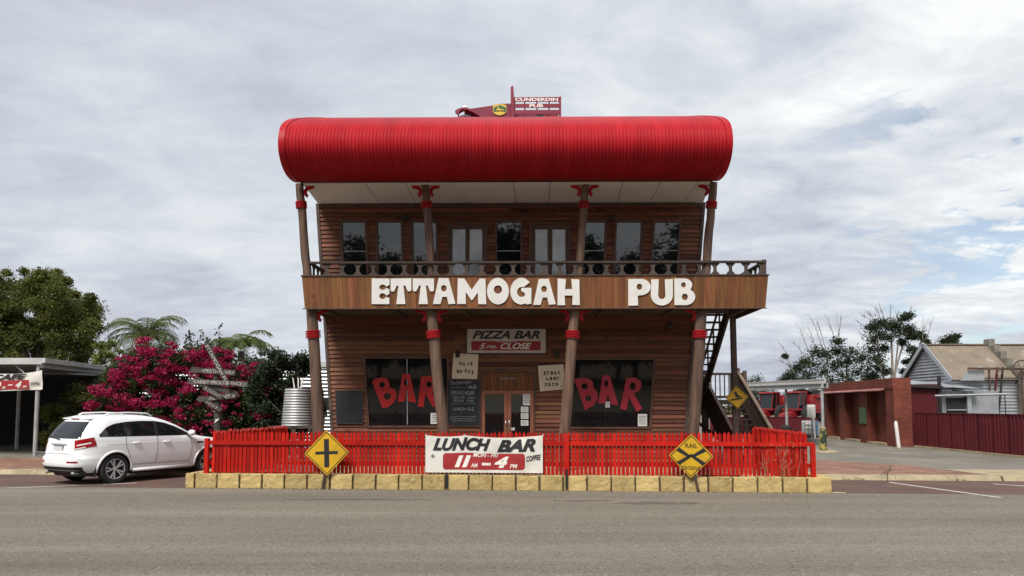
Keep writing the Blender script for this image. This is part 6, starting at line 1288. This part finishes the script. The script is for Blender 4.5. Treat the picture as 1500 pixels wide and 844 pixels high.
def inpoly(x, y, poly):
    c = False; j = len(poly) - 1
    for i in range(len(poly)):
        xi, yi = poly[i]; xj, yj = poly[j]
        if (yi > y) != (yj > y) and x < (xj - xi) * (y - yi) / (yj - yi) + xi: c = not c
        j = i
    return c
def polypts(poly, n, seed=0):
    r_ = random.Random(seed); xs = [p[0] for p in poly]; ys = [p[1] for p in poly]; out = []
    while len(out) < n:
        x, y = r_.uniform(min(xs), max(xs)), r_.uniform(min(ys), max(ys))
        if inpoly(x, y, poly): out.append((x, y))
    return out
def limb(mb, a, b, r0, r1, bend=0.25, n=6):
    a, b = Vector(a), Vector(b); L_ = (b - a).length; off = Vector((rnd.uniform(-1, 1), rnd.uniform(-1, 1), rnd.uniform(0, 1))) * L_ * bend * 0.5
    mb.tube([a.lerp(b, t) + off * math.sin(math.pi * t) * (1 - t * 0.3) for t in [i / n for i in range(n + 1)]], [r0 + (r1 - r0) * i / n for i in range(n + 1)], 7)
def plant(name, label, cat_, base, clumps, nleaf, size, mat, limbs=0, r0=0.2, trunk_top=None, bark='bark', droop=0.0, shell=0.35, group=None, aspect=0.5, squash=(1, 1, 0.8), trunkname='trunk', crown='crown'):
    base = Vector(base); root = thing(name, label, cat_, base, 0, group)
    pts = np.concatenate([blob((c[0] - base.x, c[1] - base.y, c[2] - base.z), c[3], int(nleaf * (0.6 + 0.8 * rnd.random())), shell, squash) for c in clumps])
    leaves(crown, mat, pts, size, root, aspect, droop)
    mb = MB(); top = Vector(trunk_top) - base if trunk_top else Vector((0, 0, 1.0)); limb(mb, (0, 0, -0.1), top, r0, r0 * 0.7, 0.08)
    idx = list(range(len(clumps))); rnd.shuffle(idx)
    for i in idx[:limbs]:
        c = clumps[i]; limb(mb, top * rnd.uniform(0.75, 1.0), (c[0] - base.x, c[1] - base.y, c[2] - base.z), r0 * 0.38, 0.02, 0.25)
    mb.build(trunkname, bark, root, smooth=50); return root
def pxc(l, Y, dj=1.5, k=1.0):                        # (px, py, radius px) at distance Y -> clump centres
    out = []
    for x, y, r_ in l: p = atY(x, y, Y + rnd.uniform(-dj, dj)); out.append((p.x, p.y, p.z, r_ * Y / FPX * k))
    return out
# big tree behind the carport
poly = [(-70, 530), (-75, 430), (-30, 405), (10, 400), (35, 398), (60, 404), (82, 400), (98, 412), (112, 432), (132, 436), (140, 455), (143, 480), (135, 505), (128, 528)]
cl = pxc([(x, y, rnd.uniform(10, 17)) for x, y in polypts(poly, 220, 3)] + [(a, b, 8) for a, b in poly[2:-1]], 46, 3.5)
b_ = atY(45, 600, 46); plant('spreading_tree', 'large dense green tree rising behind the carport', 'tree', (b_.x, 46, 0), cl, 800, 0.145, 'leaf_tree', 16, 0.35, (b_.x + 0.3, 46, 4.0), droop=0.25, shell=0.2)
# pale shrub between tree and palm
cl = pxc([(x, y, rnd.uniform(5, 9)) for x, y in polypts([(132, 532), (140, 505), (158, 500), (178, 508), (185, 532)], 22, 5)], 42, 0.8)
b_ = atY(158, 600, 42); plant('pale_shrub', 'pale yellow-green shrub between the carport and the palm', 'shrub', (b_.x, 42, Z_YARD), cl, 170, 0.16, 'leaf_pale', 6, 0.07, (b_.x, 42, 2.5))
# palms
def palm(name, label, px, py, Y, rpx, seed, n=17):
    r_ = random.Random(seed); c = atY(px, py, Y); root = thing(name, label, 'palm tree', (c.x, Y, 0)); k = Y / FPX; tr_ = MB()
    tr_.tube([(0, 0, 0), (0.05, 0, c.z * 0.5), (0, 0, c.z - 0.1)], [0.24, 0.19, 0.17], 10); tr_.build('trunk', 'bark', root, smooth=50)
    for i in range(n):
        az = 2 * math.pi * i / n + r_.uniform(-.25, .25); el = r_.uniform(0.45, 1.5); L_ = rpx * k * r_.uniform(0.8, 1.1); fr = MB(); path = []; p = Vector((0, 0, c.z)); e_ = el; st_ = L_ / 14
        for j in range(15):
            path.append(p.copy()); p = p + Vector((math.cos(az) * math.cos(e_), math.sin(az) * math.cos(e_), math.sin(e_))) * st_; e_ -= 0.115 + 0.05 * (1.35 - el) * 0.5 + j * 0.006
        fr.tube(path, [0.035 * (1 - 0.8 * j / 14) for j in range(15)], 5)
        side = Vector((-math.sin(az), math.cos(az), 0))
        for j in range(2, 15):
            for q in (0, 0.5):
                pp = path[j] if q == 0 or j == 14 else path[j].lerp(path[j + 1], 0.5); d = (path[j] - path[j - 1]).normalized(); ll = 0.30 * L_ * (math.sin(math.pi * (j + 1) / 17.0) ** 0.6) * r_.uniform(0.8, 1.1)
                for s_ in (-1, 1):
                    v = (side * s_ * 0.75 + d * 0.55 + Vector((0, 0, -0.30 + r_.uniform(-.12, .12)))).normalized() * ll; w_ = d * 0.028; mid_ = pp + v * 0.55 + Vector((0, 0, 0.02)); tip = pp + v + Vector((0, 0, -ll * 0.25))
                    fr.add([pp - w_, pp + w_, mid_ + w_, mid_ - w_, tip], [(0, 1, 2, 3), (3, 2, 4)])
        fr.build('frond', 'leaf_palm', root, recalc=False)
palm('feather_palm', 'tall feather palm above the bougainvillea near the carport', 214, 500, 48, 72, 4, 24)
palm('feather_palm', 'bright green palm between the bougainvillea and the dark creeper', 353, 512, 42, 62, 9, 20)
# bougainvillea
bp_ = [(128, 640), (126, 600), (140, 566), (168, 540), (196, 522), (214, 512), (245, 514), (300, 512), (335, 516), (370, 532), (400, 545), (420, 575), (415, 640)]
YB = 29.5
cl = pxc([(x, y, rnd.uniform(11, 17)) for x, y in polypts(bp_, 150, 8)], YB, 1.2) + pxc([(x, y, rnd.uniform(12, 17)) for x, y in polypts(bp_, 150, 18)], YB + 1.2, 0.5) + pxc([(a, b + 6, 9) for a, b in bp_[2:-1]], YB, 0.6)
b_ = atY(270, 620, YB); bo_ = plant('bougainvillea', 'huge bougainvillea covered in crimson blossom behind the white car', 'shrub', (b_.x, YB, Z_YARD), cl, 420, 0.115, 'leaf_boug', 14, 0.14, (b_.x, YB, 1.2), shell=0.3, aspect=0.6, crown='foliage', trunkname='stem')
fl_pts = polypts(bp_, 330, 21); fpc = []
for x, y in fl_pts:
    if y > 600 and rnd.random() < 0.55: continue
    if x > 345 and rnd.random() < 0.6: continue
    if x < 180 or y < 560 or rnd.random() < 0.8: fpc.append((x, y, rnd.choice((2.5, 3, 4, 5, 6.5, 8, 10)) * rnd.uniform(0.8, 1.2)))
fpc += [(a + rnd.uniform(-6, 6), b + rnd.uniform(0, 9), rnd.uniform(5, 9)) for a, b in bp_[1:-3] for _ in range(3)] + [(207, 500, 8), (203, 510, 8), (217, 497, 6), (225, 512, 6), (250, 503, 5), (256, 508, 5), (318, 512, 6), (300, 508, 5), (330, 515, 6), (173, 525, 5), (185, 522, 5), (400, 535, 6), (410, 533, 6), (375, 545, 7), (385, 560, 7), (395, 570, 6), (352, 540, 8), (362, 548, 7)]
pts = []
for x, y, r_ in fpc: p = atY(x, y, YB - 1.45 + rnd.uniform(-0.35, 0.35)); rr = r_ * YB / FPX * 0.95; pts.append(blob((p.x - b_.x, p.y - YB, p.z - Z_YARD), rr, int(26 + 2300 * rr * rr), 0.3, (1.3, 0.9, 0.7)))
leaves('blossom', 'flower', np.concatenate(pts), 0.072, bo_, 0.8)
# long whippy shoots
sh_ = MB(); lp = []
for (x0, y0), (x1, y1) in (((236, 518), (222, 470)), ((245, 515), (241, 488)), ((268, 518), (277, 488)), ((276, 520), (281, 489)), ((304, 520), (292, 482)), ((310, 522), (301, 492)), ((322, 515), (321, 474)), ((380, 520), (394, 515)), ((300, 520), (310, 497)), ((355, 530), (392, 512))):
    a, b = atY(x0, y0, YB - 0.5), atY(x1, y1, YB - 0.5); a = a - Vector((b_.x, YB, Z_YARD)); b = b - Vector((b_.x, YB, Z_YARD)); limb(sh_, a, b, 0.015, 0.006, 0.15)
    for k in range(46): t = rnd.random(); lp.append(tuple(a.lerp(b, t) + Vector((rnd.gauss(0, .06), rnd.gauss(0, .06), rnd.gauss(0, .05)))))
sh_.build('shoot', 'bark', bo_); leaves('shoot_leaves', 'leaf_boug', lp, 0.12, bo_, 0.6)
# dark creeper mound beside the tank
cl = pxc([(x, y, rnd.uniform(10, 15)) for x, y in polypts([(372, 640), (370, 560), (385, 528), (405, 513), (425, 508), (442, 516), (456, 540), (468, 570), (470, 640)], 70, 13)], 28.2, 0.9)
b_ = atY(420, 620, 28.2); plant('creeper_mound', 'dark green creeper mound behind the water tank', 'shrub', (b_.x, 28.2, Z_YARD), cl, 470, 0.10, 'leaf_creeper', 8, 0.12, (b_.x, 28.2, 1.5), shell=0.3, aspect=0.65, crown='foliage', trunkname='stem')
# shrubs under the carport
for x0, x1, y0, lab, sd in ((62, 100, 585, 'wispy green shrub under the carport by its front post', 31), (95, 138, 560, 'leafy dark shrub against the brick panels under the carport', 32)):
    cl = pxc([(x, y, rnd.uniform(7, 11)) for x, y in polypts([(x0, 660), (x0 + 3, y0 + 15), ((x0 + x1) / 2, y0), (x1 - 2, y0 + 18), (x1, 660)], 26, sd)], 29.6, 0.6); b_ = atY((x0 + x1) / 2, 640, 29.6)
    plant('carport_shrub', lab, 'shrub', (b_.x, 29.6, Z_YARD), cl, 260, 0.11, 'leaf_tree', 5, 0.05, (b_.x, 29.6, 1.0), shell=0.3, aspect=0.4, crown='foliage', trunkname='stem')
# gums on the right
def gum(label, Y, base_px, cl_px, trunks, twigs, nleaf=470, size=0.21):
    b_ = atY(base_px, 600, Y); cl = pxc(cl_px, Y, 2.0, 1.25); root = plant('gum_tree', label, 'tree', (b_.x, Y, Z_YARD), cl, nleaf, size, 'leaf_gum', 0, 0.2, (b_.x, Y, 3.0), 'bark_pale', 0.3, 0.25, squash=(1, 1, 0.75))
    mb = MB(); pl = lambda q: atY(q[0], q[1], Y) - Vector((b_.x, Y, Z_YARD))
    for a, b, r0 in trunks: mb = MB(); limb(mb, pl(a), pl(b), r0, r0 * 0.45, 0.12); mb.build('limb', 'bark_pale', root, smooth=50)
    mb = MB()
    for a, b in twigs:
        A, B = pl(a), pl(b); limb(mb, A, B, 0.04, 0.014, 0.12)
        for _ in range(4): t = rnd.uniform(0.3, 0.9); s_ = A.lerp(B, t); limb(mb, s_, s_ + (B - A) * rnd.uniform(0.2, 0.4) + Vector((rnd.uniform(-.5, .5), rnd.uniform(-.4, .4), 0.1)), 0.016, 0.009, 0.1, 4)
    mb.build('bare_twigs', 'bark_pale', root)['kind'] = 'stuff'
gum('broad dark gum tree with bare twigs behind the steel canopy', 74, 1215, [(1158, 550, 9), (1168, 540, 10), (1180, 530, 10), (1182, 550, 12), (1195, 515, 11), (1192, 535, 12), (1205, 545, 13), (1208, 520, 11), (1226, 500, 9), (1228, 515, 11), (1222, 535, 14), (1240, 530, 14), (1248, 515, 11), (1255, 545, 14), (1262, 525, 12), (1235, 552, 13), (1215, 560, 12), (1272, 540, 11), (1150, 522, 4), (1190, 560, 11), (1270, 556, 10), (1245, 560, 12), (1172, 560, 9)],
    [((1215, 570), (1208, 530), 0.14), ((1240, 570), (1240, 520), 0.14), ((1185, 570), (1180, 535), 0.10), ((1262, 570), (1262, 530), 0.10)],
    [((1165, 545), (1143, 528)), ((1185, 530), (1161, 500)), ((1190, 525), (1172, 482)), ((1195, 515), (1183, 478)), ((1205, 510), (1190, 468)), ((1210, 512), (1198, 470)), ((1222, 500), (1213, 466)), ((1225, 498), (1232, 464)), ((1228, 500), (1226, 466)), ((1160, 545), (1146, 505))])
gum('tall open gum tree with bare upper twigs beside the gabled shed', 70, 1310, [(1278, 480, 9), (1288, 474, 10), (1300, 476, 11), (1312, 478, 10), (1325, 466, 8), (1332, 462, 6), (1280, 498, 12), (1276, 512, 10), (1290, 490, 11), (1302, 495, 9), (1318, 488, 11), (1330, 482, 9), (1335, 492, 8), (1285, 525, 12), (1295, 510, 8), (1345, 490, 7), (1352, 494, 6), (1356, 502, 6), (1322, 502, 6), (1334, 512, 7), (1340, 522, 6), (1328, 530, 6), (1325, 545, 6), (1290, 540, 10), (1344, 514, 6), (1298, 545, 6), (1278, 552, 9)],
    [((1306, 565), (1305, 490), 0.15), ((1308, 560), (1330, 485), 0.12), ((1298, 565), (1284, 490), 0.12), ((1310, 560), (1318, 485), 0.10), ((1322, 560), (1340, 505), 0.09)],
    [((1280, 490), (1255, 470)), ((1276, 500), (1256, 485)), ((1285, 475), (1270, 455)), ((1290, 470), (1282, 450)), ((1296, 470), (1288, 446)), ((1305, 470), (1305, 446)), ((1310, 470), (1318, 455)), ((1352, 500), (1352, 470)), ((1354, 500), (1365, 468)), ((1366, 510), (1378, 492)), ((1330, 470), (1336, 450)), ((1285, 478), (1262, 462))])
gum('small gum tree showing above the rusty shed ridge', 68, 1392, [(1384, 502, 6), (1392, 497, 7), (1400, 493, 6), (1390, 506, 7), (1397, 503, 6)], [((1390, 560), (1392, 500), 0.10)], [((1384, 505), (1378, 492))])
gum('distant gum tree seen below the steel canopy roof', 125, 1120, [(x, y, rnd.uniform(6, 9)) for x, y in polypts([(1090, 600), (1092, 560), (1105, 553), (1118, 556), (1132, 560), (1150, 552), (1172, 555), (1190, 570), (1195, 600)], 46, 77)], [((1120, 600), (1120, 565), 0.12)], [((1098, 560), (1105, 546))], 260, 0.25)
# scrub on the skyline
pts = []
for i in range(420):
    x = rnd.uniform(-190, 190); y = rnd.uniform(150, 180)
    if abs(x) < 6: continue
    pts.append(blob((x, y, rnd.uniform(0.5, 2.2)), rnd.uniform(1.4, 2.6), 90, 0.3))
o = leaves('scrub', 'leaf_gum', np.concatenate(pts), 0.75, None, 0.6, kind='stuff'); o['label'] = 'distant band of grey-green scrub on the skyline'
# gums across the road, behind the camera: they show as reflections in the pub's windows
protos = []
for k in range(3):
    cl = []; hgt = (15.0, 13.4, 16.2)[k]
    for i in range(60): a = rnd.uniform(0, 2 * math.pi); r_ = rnd.uniform(0.3, 3.6); cl.append((r_ * math.cos(a), r_ * math.sin(a), hgt * rnd.uniform(0.15, 0.95), rnd.uniform(0.8, 1.5)))
    protos.append(plant('roadside_gum', 'tall gum tree across the road, reflected in the pub windows', 'tree', (0, 0, 0), cl, 260, 0.40, 'leaf_gum', 10, 0.24, (0, 0, hgt * 0.42), 'bark_pale', 0.3, 0.3, 'gum trees reflected in the pub windows'))
spots_ = [(-34, -30), (-27.5, -33), (-21, -29), (-15, -32), (-8, -31), (-2.5, -34), (3.5, -30), (9.5, -33), (16, -29), (22, -31), (29, -33), (36, -30)] + [(-31 + 6.1 * i, -37.5 + (i % 2) * 1.6) for i in range(11)]
for i, (x, y) in enumerate(spots_):
    o = protos[i % 3] if i < 3 else copy_tree(protos[i % 3]); o.location = (x, y, 0); o.rotation_euler = (0, 0, rnd.uniform(0, 6)); s_ = rnd.uniform(0.88, 1.08); o.scale = (s_ * 1.3, s_ * 1.3, s_)
# weeds: dry stems climbing the fence end, a bare twig at the kerb
dw = thing('dry_weed', 'pale dry weed standing against the right end of the red fence', 'weed', S(RS(1140, 697, 0.1)[0], 0.10, BH)); mb = MB()
for i in range(9):
    x_ = rnd.uniform(-0.35, 0.85); h_ = rnd.uniform(0.25, 0.8); limb(mb, (x_, rnd.uniform(-.03, 0.02), 0), (x_ + rnd.uniform(-.12, .16), rnd.uniform(-.05, 0.0), h_), 0.005, 0.003, 0.3)
    for _ in range(3): z_ = h_ * rnd.uniform(0.4, 1); limb(mb, (x_, -0.03, z_ * 0.9), (x_ + rnd.uniform(-.15, .15), -0.04, z_ + 0.08), 0.004, 0.002, 0.3, 3)
mb.build('stem', 'dry_stem', dw)['kind'] = 'stuff'
lp = [(rnd.uniform(-.4, .9), rnd.uniform(-.05, 0), rnd.uniform(0.1, 0.8)) for _ in range(160)]; leaves('seed_heads', M('seed', (0.45, 0.36, 0.22), rough=0.9) and 'seed', lp, 0.022, dw, kind='stuff')
p = atZ(1300, 704, 0.06); kw = thing('kerb_weed', 'bare branching weed growing from the kerb', 'weed', (p.x, p.y, 0.05)); mb = MB(); limb(mb, (0, 0, 0), (0.0, 0, 0.22), 0.012, 0.008, 0.1)
for a, b in (((0, .2), (-.14, .36)), ((0, .2), (.13, .34)), ((0, .12), (-.1, .22)), ((.06, .27), (.12, .40)), ((0, .2), (.02, .34))): limb(mb, (a[0], 0, a[1]), (b[0], rnd.uniform(-.05, .05), b[1]), 0.008, 0.004, 0.1)
mb.build('stem', M('weed_stem', (0.10, 0.085, 0.05), rough=0.9), kw)['kind'] = 'stuff'; leaves('leaf_tips', 'leaf_boug', [(rnd.uniform(-.15, .15), rnd.uniform(-.08, .08), rnd.uniform(.15, .38)) for _ in range(60)], 0.03, kw, kind='stuff')
gw = []
for i in range(900):
    s_ = rnd.choice((rnd.uniform(14.5, 24), rnd.uniform(14.5, 24), rnd.uniform(-12, 0))); gw.append(tuple(S(s_, 3.02 + rnd.gauss(0, 0.02), rnd.uniform(0.01, 0.06))))
gw = [q for q in gw if (math.sin(q[0] * 2.3) + math.sin(q[0] * 5.1)) > 0.7]
o = leaves('kerb_grass', 'leaf_pale', gw, 0.05, None, 0.3, kind='stuff'); o['label'] = 'sparse grass tufts in the gutter along the kerb'

# grit washed against the foot of the limestone wall and the kerb
gr = []
for i in range(1500):
    s_ = rnd.uniform(-0.2, WALL_L + 0.3); gr.append(tuple(S(s_, -abs(rnd.gauss(0.0, 0.05 + 0.05 * abs(math.sin(s_ * 1.7)))) - 0.01, rnd.uniform(0.008, 0.014))))
for i in range(500):
    s_ = rnd.uniform(15, 30); gr.append(tuple(S(s_, 3.0 - abs(rnd.gauss(0, 0.08)), rnd.uniform(0.010, 0.016))))
o = leaves('grit', 'grit', gr, 0.022, None, 0.8, kind='stuff') if M('grit', (0.34, 0.27, 0.16), (0.16, 0.13, 0.09), rough=0.95, scale=30) else None
o['label'] = 'pale sandy grit along the foot of the limestone wall and kerb'
